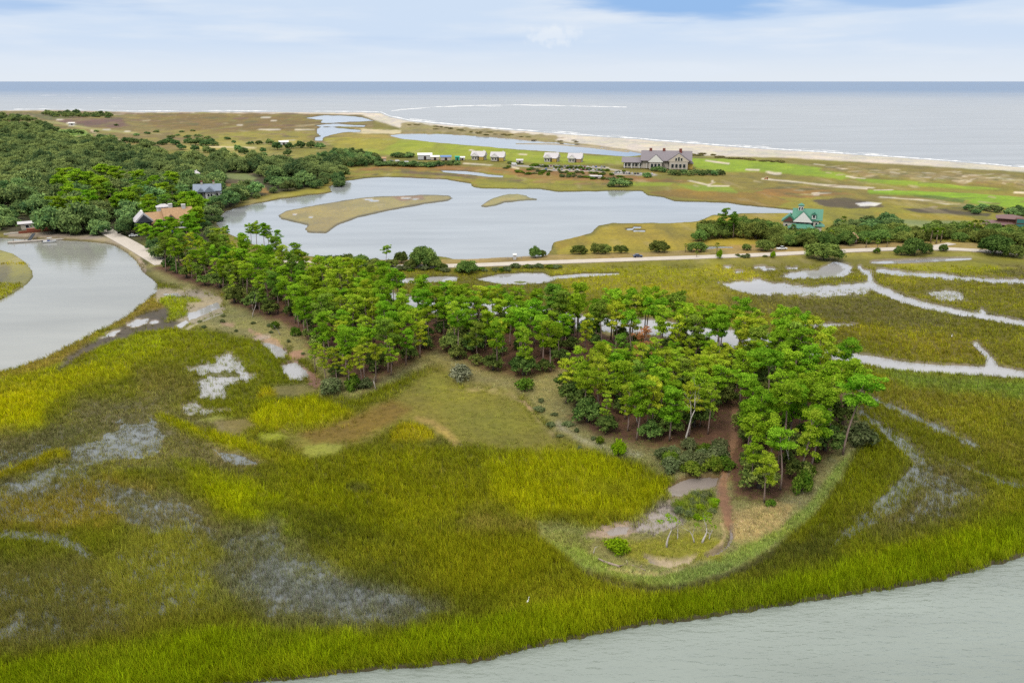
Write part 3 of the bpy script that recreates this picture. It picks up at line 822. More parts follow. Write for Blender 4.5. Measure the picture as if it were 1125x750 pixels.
line([(-60, 552, 4), (0, 545, 5), (30, 536, 5), (52, 521, 4)], z=-.3, dens=.15, soft=4, rag=3, rs=10, col=(130, 118, 98), **wet)
line([(-60, 590, 6), (10, 588, 6), (60, 592, 7), (85, 600, 6), (100, 614, 3)], z=-.25, dens=.25, soft=6, rag=4, rs=10, col=(130, 118, 98), **wet)
line([(0, 526, 3), (30, 515, 4), (60, 503, 5), (72, 502, 4)], both=(152, 136, 14), z=.4, dens=1, gh=1.2, soft=3, rag=2, rs=9)
zone([(-100, 555), (60, 540), (110, 520), (170, 540), (150, 575), (60, 585), (-100, 580)], both=(136, 118, 34), z=-.03, dens=.66, gh=1.0, soft=12, rag=12, rs=26, **wet)
zone([(110, 530), (170, 535), (230, 560), (250, 600), (200, 600), (140, 575)], both=(112, 104, 56), z=-.04, dens=.62, gh=.8, soft=12, rag=16, rs=28, **wet)
zone([(-100, 620), (110, 615), (170, 640), (140, 700), (60, 715), (-100, 720)], both=(112, 104, 40), z=-.03, dens=.7, gh=1.0, soft=14, rag=12, rs=28, **wet)
line([(0, 700, 4), (14, 690, 6), (24, 672, 4)], z=-.25, dens=.25, soft=6, rag=4, rs=8, col=(120, 112, 100), **wet)
zone([(120, 600), (200, 575), (250, 610), (240, 680), (150, 690), (110, 650)], both=(132, 128, 34), z=-.04, dens=.66, gh=1.2, soft=16, rag=12, rs=30, **wet)
zone([(240, 585), (300, 580), (345, 600), (380, 625), (430, 650), (490, 668), (470, 690), (380, 700), (290, 690), (240, 650)], both=(112, 108, 62), z=-.05, dens=.66, gh=.9, soft=16, rag=20, rs=34, **wet)
zone([(268, 640), (300, 615), (340, 620), (380, 640), (440, 655), (460, 665), (390, 676), (310, 670)], z=-.08, dens=.5, gh=.8, soft=10, rag=8, rs=12, both=(112, 110, 80), **wet)
zone([(330, 585), (385, 600), (435, 630), (440, 645), (400, 640), (350, 612)], both=(92, 92, 26), z=.1, dens=.8, gh=.9, soft=6, rag=7, rs=9)
zone([(270, 560), (330, 575), (420, 620), (470, 660), (520, 670), (540, 640), (450, 600), (340, 555)], both=(98, 98, 20), z=.4, dens=1, soft=10, rag=4, rs=20)
# meadow of short grass
MEAD = [(310, 474), (345, 480), (386, 468), (392, 456), (430, 440), (470, 408), (490, 404), (500, 426), (560, 434), (590, 460), (612, 482), (650, 497), (620, 500), (560, 496), (505, 488), (480, 484), (473, 472), (440, 466), (420, 480), (395, 490), (345, 500), (318, 494)]
zone(MEAD, both=(134, 126, 46), z=.5, dens=.35, gh=.25, soft=9, rag=7, rs=18)
zone([(470, 430), (560, 440), (600, 470), (560, 488), (500, 478)], both=(132, 130, 44), soft=12, rag=6)
zone([(330, 478), (392, 458), (430, 442), (450, 452), (430, 466), (390, 486), (345, 490)], both=(128, 106, 40), dens=.2, soft=6, rag=4, rs=16)
zone([(470, 412), (495, 412), (500, 428), (460, 432)], both=(136, 132, 48), dens=.3, soft=5, rag=3)
line([(458, 462, 2), (475, 466, 3), (490, 477, 4), (500, 488, 4)], both=(168, 146, 76), dens=.15, soft=3, rag=2, rs=8)
line([(506, 490, 1.2), (509, 491, 1)], col=(205, 180, 140), soft=1)
zone([(455, 478), (475, 475), (490, 488), (470, 492)], both=(112, 104, 50), soft=4, rag=3)
for p, c in (([(335, 493), (355, 490), (378, 492), (372, 501), (348, 506), (334, 502)], (152, 154, 60)), ([(217, 463), (238, 459), (256, 461), (240, 466)], (142, 146, 50)), ([(236, 465), (270, 462), (282, 470), (262, 480), (240, 476)], (128, 116, 62)), ([(286, 480), (305, 477), (318, 483), (305, 487), (288, 486)], (150, 156, 40)), ([(300, 427), (335, 424), (352, 432), (330, 438), (306, 438)], (132, 122, 66))):
    zone(p, both=c, z=.8, dens=.35, gh=.2, soft=3, rag=1)
zone([(430, 478), (440, 468), (452, 466), (473, 474), (480, 486), (430, 488)], both=(158, 146, 10), dens=1, gh=.9, soft=3, rag=2)
zone([(530, 500), (640, 500), (700, 510), (734, 532), (734, 552), (700, 572), (640, 582), (580, 575), (540, 545)], both=(150, 148, 8), gh=1.2, dens=1, z=.4, soft=14, rag=10, rs=24)
zone([(310, 520), (420, 500), (520, 505), (530, 550), (430, 590), (330, 560)], both=(128, 126, 10), gh=1.0, dens=1, z=.4, soft=14, rag=10, rs=30)
line([(385, 538, 2.5), (405, 539, 3)], both=(90, 88, 34), soft=3, rag=2)
zone([(520, 570), (620, 585), (560, 600), (500, 590)], both=(128, 118, 40), soft=8, rag=8, rs=14)
zone([(440, 590), (560, 585), (640, 610), (560, 660), (500, 660)], both=(112, 112, 10), gh=1.1, dens=1, z=.4, soft=14, rag=6)
line([(600, 573, 3), (700, 575, 2), (730, 556, 1)], both=(92, 90, 24), soft=4, rag=3)
# --- south-east point
zone([(600, 596), (640, 628), (700, 644), (740, 648), (800, 632), (850, 604), (892, 570), (925, 525), (935, 500), (918, 515), (890, 555), (845, 590), (800, 612), (760, 628), (700, 632), (650, 615), (620, 590)], both=(140, 152, 62), dens=1, gh=.4, z=.7, soft=3, rag=1.5, rs=9)
line([(640, 632, 1.5), (680, 645, 3.5), (720, 652, 4), (770, 645, 3), (820, 628, 2.5), (850, 612, 1.5)], both=(84, 76, 46), dens=.5, gh=.5, z=.1, soft=3, rag=2.5, rs=9)
zone([(806, 566), (850, 558), (872, 560), (862, 580), (830, 596), (808, 600), (800, 585)], both=(190, 164, 104), dens=.7, gh=.35, soft=4, rag=3, rs=8)
zone([(700, 600), (760, 590), (800, 600), (790, 618), (740, 628), (690, 620), (660, 600)], both=(158, 150, 50), dens=.8, gh=.3, soft=5, rag=3, rs=9)
zone([(590, 575), (640, 580), (650, 600), (620, 606), (594, 592)], both=(138, 138, 66), dens=.8, gh=.4, soft=4, rag=3)
zone([(640, 594), (662, 578), (690, 575), (702, 584), (690, 592), (662, 594)], col=(184, 160, 134), dens=.05, z=.2, soft=2.5, rag=2.5, rs=8, wet=.5)
water([(664, 584), (680, 577), (692, 579), (690, 587), (670, 588)], depth=-.1, soft=2, rag=2, rs=6, col=(186, 164, 140), rim=.5)
zone([(690, 580), (708, 566), (726, 552), (748, 556), (758, 576), (740, 586), (700, 590)], col=(142, 128, 124), gc=(130, 120, 90), dens=.12, gh=.6, z=-.04, soft=3, rag=2.5, rs=7, wet=1)
line([(735, 553, 2.5), (750, 545, 3), (775, 537, 4), (795, 530, 3)], col=(172, 156, 136), dens=.02, z=.15, soft=2, rag=1.5, rs=7, wet=.6)
water([(730, 540), (742, 530), (760, 524), (792, 523), (788, 533), (760, 542), (738, 547)], depth=-.15, soft=2, rag=1.5, rs=7, col=(128, 104, 66), rim=1)
line([(790, 545, 3), (793, 530, 3.5), (800, 522, 2)], col=(158, 146, 136), dens=0, z=.5, soft=1.5, rag=1)
zone([(738, 556), (760, 545), (784, 543), (788, 560), (780, 575), (756, 576)], both=(112, 126, 44), dens=1, gh=.9, z=.7, soft=3, rag=3, rs=7)
line([(806, 440, 3), (808, 470, 4), (804, 495, 4), (797, 518, 4), (793, 540, 6), (797, 562, 7), (801, 584, 5)], col=(158, 118, 88), dens=.02, z=1.0, soft=3.0, rag=2.8, rs=8)
line([(792, 580, 1.5), (796, 592, 1.6), (792, 602, 1.6), (778, 612, 1.3)], col=(190, 165, 120), dens=.05, soft=1)
wline([(803, 582, 1.2), (804, 592, 2.0), (799, 602, 2.3), (788, 610, 2.6), (776, 614, 1.8)], soft=1.0, rim=.8, depth=-.5, col=(170, 150, 122))
zone([(706, 612), (722, 616), (745, 618), (768, 612), (760, 622), (736, 628), (714, 624)], col=(205, 182, 146), dens=.03, z=.3, soft=1.8, rag=1.5, rs=7)
water([(710, 614), (718, 616), (724, 621), (714, 620)], depth=-.06, soft=1.2, rag=.8, rs=6, col=(190, 170, 140))
line([(670, 628, 1.5), (700, 634, 2), (730, 634, 2), (750, 628, 1.5)], both=(196, 176, 112), dens=.5, gh=.35, soft=2.5, rag=2.5, rs=6)
# --- bright tall cordgrass along the river
EDGE = [(-300, 760), (0, 736), (100, 724), (200, 700), (300, 698), (420, 704), (520, 688), (600, 672), (660, 660), (740, 664), (820, 648), (900, 632), (960, 612), (1020, 600), (1125, 570), (1400, 490)]
zone(EDGE + [(1830, 395)] + BANK[::-1][1:-1] + [(-300, 850)], both=(122, 134, 6), gh=1.35, dens=1.0, soft=11, rag=9, rs=24, z=None)
d_b = sdf_poly(BANK + [(1900, 1100), (-800, 1100)])
apply(d_b, dens=0, z=-.9, col=(84, 76, 48), soft=1.8, rag=3.2, rs=11, seed=3)
apply(-np.abs(d_b + 2.2 + 3.2 * pnoise(11, 3)) + 1.9, col=(92, 84, 60), soft=1.2, dens=.4)

# broad variation of tone and relief, in metres
PX, PY = P0[..., 0], P0[..., 1]
far = np.clip(PY / 250.0, 0.5, 8)
nA = fbm(PX / 34, PY / 34, 21, 4)
nB = fbm(PX / 9, PY / 9, 33, 4)
nC = fbm(PX / 3.0, PY / 3.0, 41, 3)
for A in (COL, GC):
    f = 1 + .20 * nA + .22 * nB + .10 * nC
    A *= f[..., None]
    A[..., 0] *= 1 + .10 * nA
    A[..., 2] *= 1 - .25 * nB
gcw = sstep(285, 300, VV)
GC[..., 0] *= 1 - .13 * gcw
GC[..., 1] *= 1 + .02 * gcw
GC[..., 2] *= 1 + .5 * gcw
ca, sa = math.cos(.5), math.sin(.5)
st1 = fbm((PX * ca + PY * sa) / 46, (-PX * sa + PY * ca) / 15, 61, 4)
st2 = fbm((PX * ca - PY * sa) / 17, (PX * sa + PY * ca) / 8, 67, 4)
mean = np.array(alb(122, 126, 20))
fg = (sstep(300, 330, VV) * .12)[..., None]
GC[...] = GC * (1 - fg) + mean * fg
hi = (np.clip(st1 * .9 + st2 * .7 - .05, 0, 1) * gcw)[..., None]
lo = (np.clip(-(st1 * .9 + st2 * .7) - .05, 0, 1) * gcw)[..., None]
GC[...] = GC * (1 - .55 * hi) + .55 * hi * np.array(alb(150, 154, 22))
GC[...] = GC * (1 - .48 * lo) + .48 * lo * np.array(alb(96, 92, 40))
DEN[...] = np.where(DEN > .25, np.clip(DEN * (1 - .25 * lo[..., 0]), 0, 1), DEN)
ZR = Zf + np.where(VV > 260, (.10 * nB + .09 * nC) * (1 - .75 * np.clip(WET, 0, 1)), .12 * nA + .08 * nB) * sstep(-1.0, 0.0, Zf)
fw = sstep(296, 285, VV) * (Zf > .2)
mt1 = fbm(PX / 30 + 3, PY / 110, 71, 4)
mt2 = fbm(PX / 11, PY / 45, 73, 3)
sat = COL[..., 1] / (COL[..., 0] + 1e-6)
lawn = sstep(1.05, 1.3, sat)
sandy = sstep(alb(190, 175, 150)[2] * .8, alb(190, 175, 150)[2], COL[..., 2])
mw = fw * (1 - .9 * lawn) * (1 - sandy)
for pal, wgt in ((alb(112, 94, 56), np.clip(mt1 * 1.5 - .12, 0, 1) * .45), (alb(160, 162, 44), np.clip(-mt1 * 1.4 - .1, 0, 1) * .5), (alb(92, 92, 50), np.clip(mt2 * 1.6 - .35, 0, 1) * .55), (alb(196, 178, 136), np.clip(-mt2 * 1.6 - .5, 0, 1) * .6)):
    setcol(np.clip(wgt * mw, 0, 1), pal, COL)
COL *= (1 + .16 * mt2 * fw * lawn)[..., None]
# litter and mud under the tall grass are darker than the blades
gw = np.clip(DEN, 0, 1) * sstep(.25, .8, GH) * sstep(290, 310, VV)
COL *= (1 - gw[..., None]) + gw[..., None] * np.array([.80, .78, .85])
apply_none = None

nr, ncn = shape
verts = np.stack([PX, PY, ZR], -1).reshape(-1, 3)
idx = np.arange(nr * ncn).reshape(nr, ncn)
quads = np.stack([idx[1:, :-1], idx[1:, 1:], idx[:-1, 1:], idx[:-1, :-1]], -1).reshape(-1, 4)

m, t = new_mat('ground')
a = attr(t, 'col')
aw = attr(t, 'wet')
n1 = noise(t, 0.55, 6, 0.65)
n2 = noise(t, 4.0, 4, 0.7)
f = math_node(t, 'ADD', math_node(t, 'MULTIPLY', n1, .55), math_node(t, 'MULTIPLY', n2, .45))
v = maprange(t, f, .32, .68, .62, 1.38, False)
hsv = t.nodes.new('ShaderNodeHueSaturation')
t.links.new(a.outputs['Color'], hsv.inputs['Color'])
t.links.new(v, hsv.inputs['Value'])
rgh = maprange(t, aw.outputs['Fac'], 0, 1, .95, .45, False)
out_to(t, principled(t, hsv.outputs[0], rgh, .25, bump(t, f, .6, .5)))
M['ground'] = m
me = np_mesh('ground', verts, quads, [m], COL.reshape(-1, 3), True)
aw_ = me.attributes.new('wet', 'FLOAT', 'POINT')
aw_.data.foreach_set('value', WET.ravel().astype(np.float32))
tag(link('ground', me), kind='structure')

# ------------------------------------------------------------------ water sheets at z = 0
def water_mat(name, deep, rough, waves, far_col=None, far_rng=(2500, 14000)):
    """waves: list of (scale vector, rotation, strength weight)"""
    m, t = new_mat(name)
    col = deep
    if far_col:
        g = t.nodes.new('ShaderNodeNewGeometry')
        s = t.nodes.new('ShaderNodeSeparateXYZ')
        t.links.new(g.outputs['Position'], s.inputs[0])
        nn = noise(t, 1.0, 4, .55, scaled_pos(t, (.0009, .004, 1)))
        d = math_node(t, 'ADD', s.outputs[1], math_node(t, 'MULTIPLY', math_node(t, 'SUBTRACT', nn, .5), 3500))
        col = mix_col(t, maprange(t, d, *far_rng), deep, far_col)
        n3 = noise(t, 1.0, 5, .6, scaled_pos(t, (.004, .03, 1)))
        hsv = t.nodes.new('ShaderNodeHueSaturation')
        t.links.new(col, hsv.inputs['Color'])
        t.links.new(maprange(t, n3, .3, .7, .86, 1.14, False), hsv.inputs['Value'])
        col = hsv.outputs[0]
    else:
        n3 = noise(t, 1.0, 4, .55, scaled_pos(t, (.012, .05, 1), -.35))
        hsv = t.nodes.new('ShaderNodeHueSaturation')
        hsv.inputs['Color'].default_value = (*deep, 1)
        t.links.new(maprange(t, n3, .3, .7, .84, 1.14, False), hsv.inputs['Value'])
        col = hsv.outputs[0]
    h = None
    for s_, r_, k_ in waves:
        x = math_node(t, 'MULTIPLY', noise(t, 1.0, 3, .5, scaled_pos(t, s_, r_)), k_)
        h = x if h is None else math_node(t, 'ADD', h, x)
    nrm = bump(t, h, 1.0, 1.0)
    p = t.nodes.new('ShaderNodeBsdfPrincipled')
    t.links.new(col, p.inputs['Base Color'])
    p.inputs['Roughness'].default_value = rough
    p.inputs['IOR'].default_value = 1.33
    t.links.new(nrm, p.inputs['Normal'])
    out_to(t, p.outputs[0])
    return m


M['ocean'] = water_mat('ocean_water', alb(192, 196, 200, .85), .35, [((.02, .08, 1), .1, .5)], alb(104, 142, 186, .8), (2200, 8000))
M['lagoon'] = water_mat('lagoon_water', alb(182, 186, 188), .08, [((.05, .22, 1), .05, .05), ((.3, .6, 1), .3, .006)])
M['creek'] = water_mat('creek_water', alb(176, 176, 168), .08, [((.12, .4, 1), .5, .06), ((.8, 1.6, 1), .2, .018)])
M['river'] = water_mat('river_water', alb(160, 170, 162), .10, [((.30, 1.0, 1), -.42, .30), ((1.0, 2.4, 1), -.30, .10), ((.05, .12, 1), -.5, .3)])
M['flat'] = water_mat('flat_water', alb(128, 134, 134), .08, [((.5, .9, 1), .3, .03)])
M['mudpool'] = water_mat('mud_pool_water', alb(166, 154, 146), .06, [((.5, .9, 1), .3, .015)])
M['pool'] = water_mat('marsh_water', alb(190, 188, 188), .05, [((.5, .9, 1), .3, .012)])


def sheet(name, px, m, z=0.0):
    me = bpy.data.meshes.new(name)
    co = [G(u, v, z) for u, v in px]
    me.from_pydata([tuple(c) for c in co], [], [tuple(range(len(co)))])
    bm2 = bmesh.new()
    bm2.from_mesh(me)
    bmesh.ops.triangulate(bm2, faces=bm2.faces[:])
    for f in bm2.faces:
        if f.normal.z < 0: f.normal_flip()
    bm2.to_mesh(me)
    bm2.free()
    me.materials.append(m)
    return tag(link(name, me), kind='structure')


CL = [(u, v + 3.2) for u, v in COAST]
CL = [(-700, CL[0][1])] + CL[1:-1] + [(1830, CL[-1][1])]
RL = [(-700, 235), (110, 240), (160, 262), (240, 275), (345, 291), (530, 291), (612, 288), (800, 281), (1125, 279), (1830, 300)]
BL = [(-700, 890), (0, 788), (290, 740), (393, 730), (524, 718), (575, 705), (640, 692), (752, 674), (880, 654), (1030, 629), (1125, 603), (1830, 385)]
CRL = [(160, 262), (182, 300), (182, 318), (172, 328), (150, 346), (100, 374), (60, 396), (5, 413), (-60, 427), (-700, 575)]
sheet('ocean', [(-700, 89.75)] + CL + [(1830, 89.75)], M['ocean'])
sheet('lagoon', CL + RL[::-1], M['lagoon'])
sheet('tidal_creek', [(-700, 235), (110, 240)] + CRL, M['creek'])
SPL = [(-700, 576), (-60, 434), (0, 424), (100, 420), (185, 430), (198, 461), (265, 461), (280, 445), (330, 442), (600, 440), (760, 500), (900, 440), (930, 420), (1000, 424), (1125, 425), (1830, 370)]
sheet('marsh_water', CRL[::-1] + RL[3:] + SPL[::-1][:-1], M['pool'])
sheet('flooded_flat', SPL + BL[::-1], M['flat'])
sheet('puddle', [(630, 560), (700, 530), (735, 515), (810, 518), (815, 625), (640, 630)], M['mudpool'], .004)
sheet('river', BL + [(1830, 1050), (-700, 1050)], M['river'])

# ------------------------------------------------------------------ surf
def foam_strip(pts, wid, seed, gap=0.25, z=.02):
    """a broken ribbon of foam whose width swells and dies along the line"""
    V, Q = [], []
    p = np.asarray(pts, float)
    U, Vv = [], []
    for i in range(len(p) - 1):
        n = max(2, int(abs(p[i + 1][0] - p[i][0]) / 1.2))
        t_ = np.arange(n) / n
        U += list(p[i][0] + (p[i + 1][0] - p[i][0]) * t_)
        Vv += list(p[i][1] + (p[i + 1][1] - p[i][1]) * t_)
    U, Vv = np.array(U), np.array(Vv)
    big = fbm(U / 26, 0 * U + seed * 3.7, seed, 3)
    fine = fbm(U / 3.5, 0 * U + seed * 5.1, seed + 5, 2)
    off = fbm(U / 14, 0 * U + seed * 1.3, seed + 9, 3) * .5 * wid
    thr = np.quantile(big, gap)
    wd = wid * np.clip((big - thr) * 2.2 + (.3 if gap < .1 else 0), 0, 1) * (.55 + .45 * fine)
    for i in range(len(U) - 1):
        if wd[i] < .04 * wid and wd[i + 1] < .04 * wid: continue
        b = len(V)
        for uu, vv in ((U[i], Vv[i] + off[i] + wd[i]), (U[i + 1], Vv[i + 1] + off[i + 1] + wd[i + 1]), (U[i + 1], Vv[i + 1] + off[i + 1] - wd[i + 1]), (U[i], Vv[i] + off[i] - wd[i])):
            V.append(gnd(uu, vv, z))
        Q.append((b, b + 1, b + 2, b + 3))
    return V, Q


rng = random.Random(4)
V, Q = [], []
m, t = new_mat('sea_foam')
out_to(t, principled(t, alb(248, 248, 248, 1.15), .9))
M['foam'] = m
specs = [([(u, v - 1.0) for u, v in COAST[7:]], .75, .08), ([(u, v - 2.6) for u, v in COAST[9:]], .5, .45), ([(u, v - 1.0) for u, v in COAST[:8]], .55, .25),
         ([(430, 122), (450, 119.8), (480, 117.6), (520, 116.2), (570, 115.3), (620, 116.4), (660, 117.3), (690, 117.8)], .5, .02), ([(440, 120), (500, 117.5), (560, 116.6)], .3, .4), ([(560, 114.3), (640, 115.5), (690, 117)], .28, .5),
         ([(-40, 107), (60, 107), (150, 108)], .25, .72), ([(20, 105), (110, 104.2), (250, 106.8)], .22, .8), ([(0, 116), (150, 117), (250, 117.5)], .25, .8), ([(650, 149), (690, 150.5)], .4, .5), ([(800, 157), (860, 161)], .3, .6)]
for k_, (p, wd, gp) in enumerate(specs):
    v_, q_ = foam_strip(p, wd, 40 + k_, gp, .02 + .01 * k_)
    b = len(V)
    V += list(v_)
    Q += [tuple(b + i for i in q) for q in q_]
me = np_mesh('surf_foam', np.array(V), np.array(Q), [M['foam']])
tag(link('surf_foam', me), 'white breaking surf along the beach and over the sand bar', 'surf', kind='stuff')

# ------------------------------------------------------------------ roads
def ribbon(name, pts, width, m, z=1.12, edge=.1):
    P = [G(u, v, z) for u, v in pts]
    # resample
    R = [P[0]]
    for a, b in zip(P, P[1:]):
        n = max(1, int((b - a).length / 8))
        for k in range(1, n + 1): R.append(a.lerp(b, k / n))
    for _ in range(4):
        R = [R[0]] + [(R[i - 1] + R[i] * 2 + R[i + 1]) / 4 for i in range(1, len(R) - 1)] + [R[-1]]
    vs, fs = [], []
    for i, p in enumerate(R):
        d = (R[min(i + 1, len(R) - 1)] - R[max(i - 1, 0)])
        n = Vector((-d.y, d.x, 0)).normalized() * (width / 2)
        vs += [p + n, p - n, p - n - Vector((0, 0, .5)), p + n - Vector((0, 0, .5))]
    for i in range(len(R) - 1):
        a, b = i * 4, i * 4 + 4
        fs += [(a, a + 1, b + 1, b), (a + 1, a + 2, b + 2, b + 1), (a + 3, a, b, b + 3)]
    me = bpy.data.meshes.new(name)
    me.from_pydata([tuple(v) for v in vs], [], fs)
    me.materials.append(m)
    return tag(link(name, me), kind='structure'), R


M['road'] = surf('pale_road', alb(226, 214, 200), .85, .12, .3)
M['paint'] = surf('road_paint', alb(235, 225, 170), .7, .1, 1)
_, RP = ribbon('road', RC, 7.0, M['road'], 1.2)
_, RP2 = ribbon('road', [(112, 250), (120, 256), (134, 263), (150, 272), (165, 281), (180, 290)], 8.0, M['road'], 1.25)
ribbon('driveway', [(1020, 272), (1030, 270.3), (1036, 268), (1046, 267.3)], 4.5, M['road'], 1.25)
M['cart'] = surf('cart_path', alb(225, 212, 190), .9, .1, .3)
mbp = MB()
for R in (RP,):
    acc = 0
    for i in range(len(R) - 1):
        a, b = R[i], R[i + 1]
        d = (b - a)
        n = Vector((-d.y, d.x, 0)).normalized() * .08
        z = Vector((0, 0, .006))
        mbp.add([a + n + z, a - n + z, b - n + z, b + n + z], [(0, 1, 2, 3)])
tag(mbp.build('road_marking', M['paint']), kind='structure')

# ------------------------------------------------------------------ marsh grass: real blades
def grid_at(A, u, v):
    fi = np.interp(v, VS, np.arange(len(VS)))
    fj = np.interp(u, US, np.arange(len(US)))
    i0 = np.clip(fi.astype(int), 0, len(VS) - 2)
    j0 = np.clip(fj.astype(int), 0, len(US) - 2)
    a, b = fi - i0, fj - j0
    if A.ndim == 3: a, b = a[:, None], b[:, None]
    return (A[i0, j0] * (1 - a) * (1 - b) + A[i0, j0 + 1] * (1 - a) * b + A[i0 + 1, j0] * a * (1 - b) + A[i0 + 1, j0 + 1] * a * b)


GM, t = new_mat('cordgrass_blades')
a = attr(t, 'col')
d = t.nodes.new('ShaderNodeBsdfDiffuse')
t.links.new(a.outputs['Color'], d.inputs[0])
tr = t.nodes.new('ShaderNodeBsdfTranslucent')
t.links.new(a.outputs['Color'], tr.inputs[0])
mx = t.nodes.new('ShaderNodeMixShader')
mx.inputs[0].default_value = .3
t.links.new(d.outputs[0], mx.inputs[1])
t.links.new(tr.outputs[0], mx.inputs[2])
out_to(t, mx.outputs[0])


def grass(name, vr, n, label, seed, mask=None, blades=8):
    r = np.random.default_rng(seed)
    u = r.uniform(-200, 1330, n)
    v = vr[0] + (vr[1] - vr[0]) * r.random(n)
    dn = grid_at(DEN, u, v)
    dn = np.where(dn > .1, dn ** .7, dn)
    wx = gnd(u, v)
    # clumping
    cl = fbm(wx[:, 0] / 2.2, wx[:, 1] / 2.2, seed + 7, 2)
    keep = r.random(n) < np.clip(dn * (1 + np.where(dn < .8, .7 * cl, .25 * cl)), 0, 1)
    if mask is not None: keep &= mask(u, v)
    u, v, wx = u[keep], v[keep], wx[keep]
    gh, gc, z = grid_at(GH, u, v), grid_at(GC, u, v), grid_at(ZR, u, v)
    ok = z > -.45
    u, v, wx, gh, gc, z = (q[ok] for q in (u, v, wx, gh, gc, z))
    nT = len(u)
    depth = np.linalg.norm(wx - np.array([0, 0, CAMH]), axis=1)
    mpp = depth / F
    B = blades
    spread = (.5 * mpp / .18).clip(.35, 1.3)
    ang = r.uniform(0, 2 * np.pi, (nT, B))
    rad = np.sqrt(r.random((nT, B))) * spread[:, None] * .75
    bx = wx[:, 0:1] + np.cos(ang) * rad
    by = wx[:, 1:2] + np.sin(ang) * rad
    wetb = np.where(z < .0, .75, 1.0)
    h = gh[:, None] * r.uniform(.6, 1.2, (nT, B)) * (1 + .25 * r.standard_normal((nT, 1))).clip(.5, 1.6)
    wdt = (.38 * mpp[:, None] * r.uniform(.7, 1.4, (nT, B))).clip(.07, .45) * (np.where(gh < .35, .8, 1.0) * wetb)[:, None]
    fac = r.uniform(0, np.pi, (nT, B))
    lean = r.uniform(.15, .85, (nT, B)) * h
    la = r.uniform(0, 2 * np.pi, (nT, B)) * .6 + .8
    sx, sy = np.cos(fac) * wdt / 2, np.sin(fac) * wdt / 2
    zb = z[:, None] - .05 + 0 * bx
    p1 = np.stack([bx - sx, by - sy, zb], -1)
    p2 = np.stack([bx + sx, by + sy, zb], -1)
    tx, ty = bx + np.cos(la) * lean, by + np.sin(la) * lean
    p3 = np.stack([tx + sx * .35, ty + sy * .35, zb + h], -1)
    p4 = np.stack([tx - sx * .35, ty - sy * .35, zb + h], -1)
    VX = np.stack([p1, p2, p3, p4], 2).reshape(-1, 3)
    nb = nT * B
    Fq = np.arange(nb * 4).reshape(nb, 4)
    tone = (1 + .29 * r.standard_normal((nT, 1)) + .2 * r.standard_normal((nT, B))).clip(.4, 1.9)
    yel = r.random((nT, B)) ** 4
    c = gc[:, None, :] * tone[..., None] * 2.42
    c[..., 0] *= 1 + .35 * yel
    c[..., 2] *= 1 + .6 * yel
    cc = np.repeat(c.reshape(-1, 3), 4, 0)
    me = np_mesh(name, VX, Fq, [GM], cc)
    return tag(link(name, me), label, 'marsh grass', kind='stuff')


creek_mid = lambda u: np.interp(u, [-200, 250, 415, 485, 640, 800, 916, 1025, 1185], [285, 300, 318, 338, 355, 372, 388, 406, 420])
grass('marsh_grass', (312, 770), 295000, 'yellow green cordgrass marsh filling the foreground around the wooded point', 11, lambda u, v: v > creek_mid(u), 8)
grass('marsh_grass', (290, 430), 74000, 'olive cordgrass marsh with pools between the pine wood and the causeway', 12, lambda u, v: v <= creek_mid(u), 7)

#@@TREES@@
# ------------------------------------------------------------------ foliage meshes
def leaf_cloud(r, clumps, per_m2, size, up=.35, jit=.6, shell=.5, fluff=.16):
    """clumps: (centre, radii, tint). Small kite-shaped leaf sprays over and inside every clump."""
    VX, TT = [], []
    for c, rad, tint in clumps:
        c, rad = np.array(c, float), np.array(rad, float)
        n = int(per_m2 * 4 * math.pi * (rad[0] * rad[1] * .5 + rad[0] * rad[2] * .5)) + 4
        d = r.standard_normal((n, 3))
        d /= np.linalg.norm(d, axis=1)[:, None]
        low = (d[:, 2] < -.35) & (r.random(n) < .6)
        d[low, 2] *= -1
        rr = shell + (1.08 - shell) * r.random(n) ** .6
        rr = np.where(r.random(n) < fluff, r.uniform(1.0, 1.6, n), rr)
        lump = 1 + .18 * np.sin(d[:, 0] * 7 + tint * 20) * np.cos(d[:, 1] * 6 + tint * 9)
        p = c + d * rad * (rr * lump)[:, None]
        nn = d * .9 + np.array([0, 0, up]) + r.standard_normal((n, 3)) * jit
        nn /= np.linalg.norm(nn, axis=1)[:, None]
        a = np.cross(nn, r.standard_normal((n, 3)))
        a /= np.linalg.norm(a, axis=1)[:, None] + 1e-9
        b = np.cross(nn, a)
        s = (size * r.uniform(.55, 1.3, n))[:, None]
        k = .55
        VX.append(np.stack([p - a * s, p - b * s * k, p + a * s, p + b * s * k], 1))
        TT.append(np.clip(tint + .28 * r.standard_normal(n), 0, 1))
    VX = np.concatenate(VX)
    TT = np.concatenate(TT)
    return VX.reshape(-1, 3), np.arange(len(VX) * 4).reshape(-1, 4), np.repeat(TT, 4)


def crown_mesh(name, r, clumps, mat, per_m2, size, **k):
    vx, q, tt = leaf_cloud(r, clumps, per_m2, size, **k)
    return np_mesh(name, vx, q, [mat], np.stack([tt, tt, tt], 1))


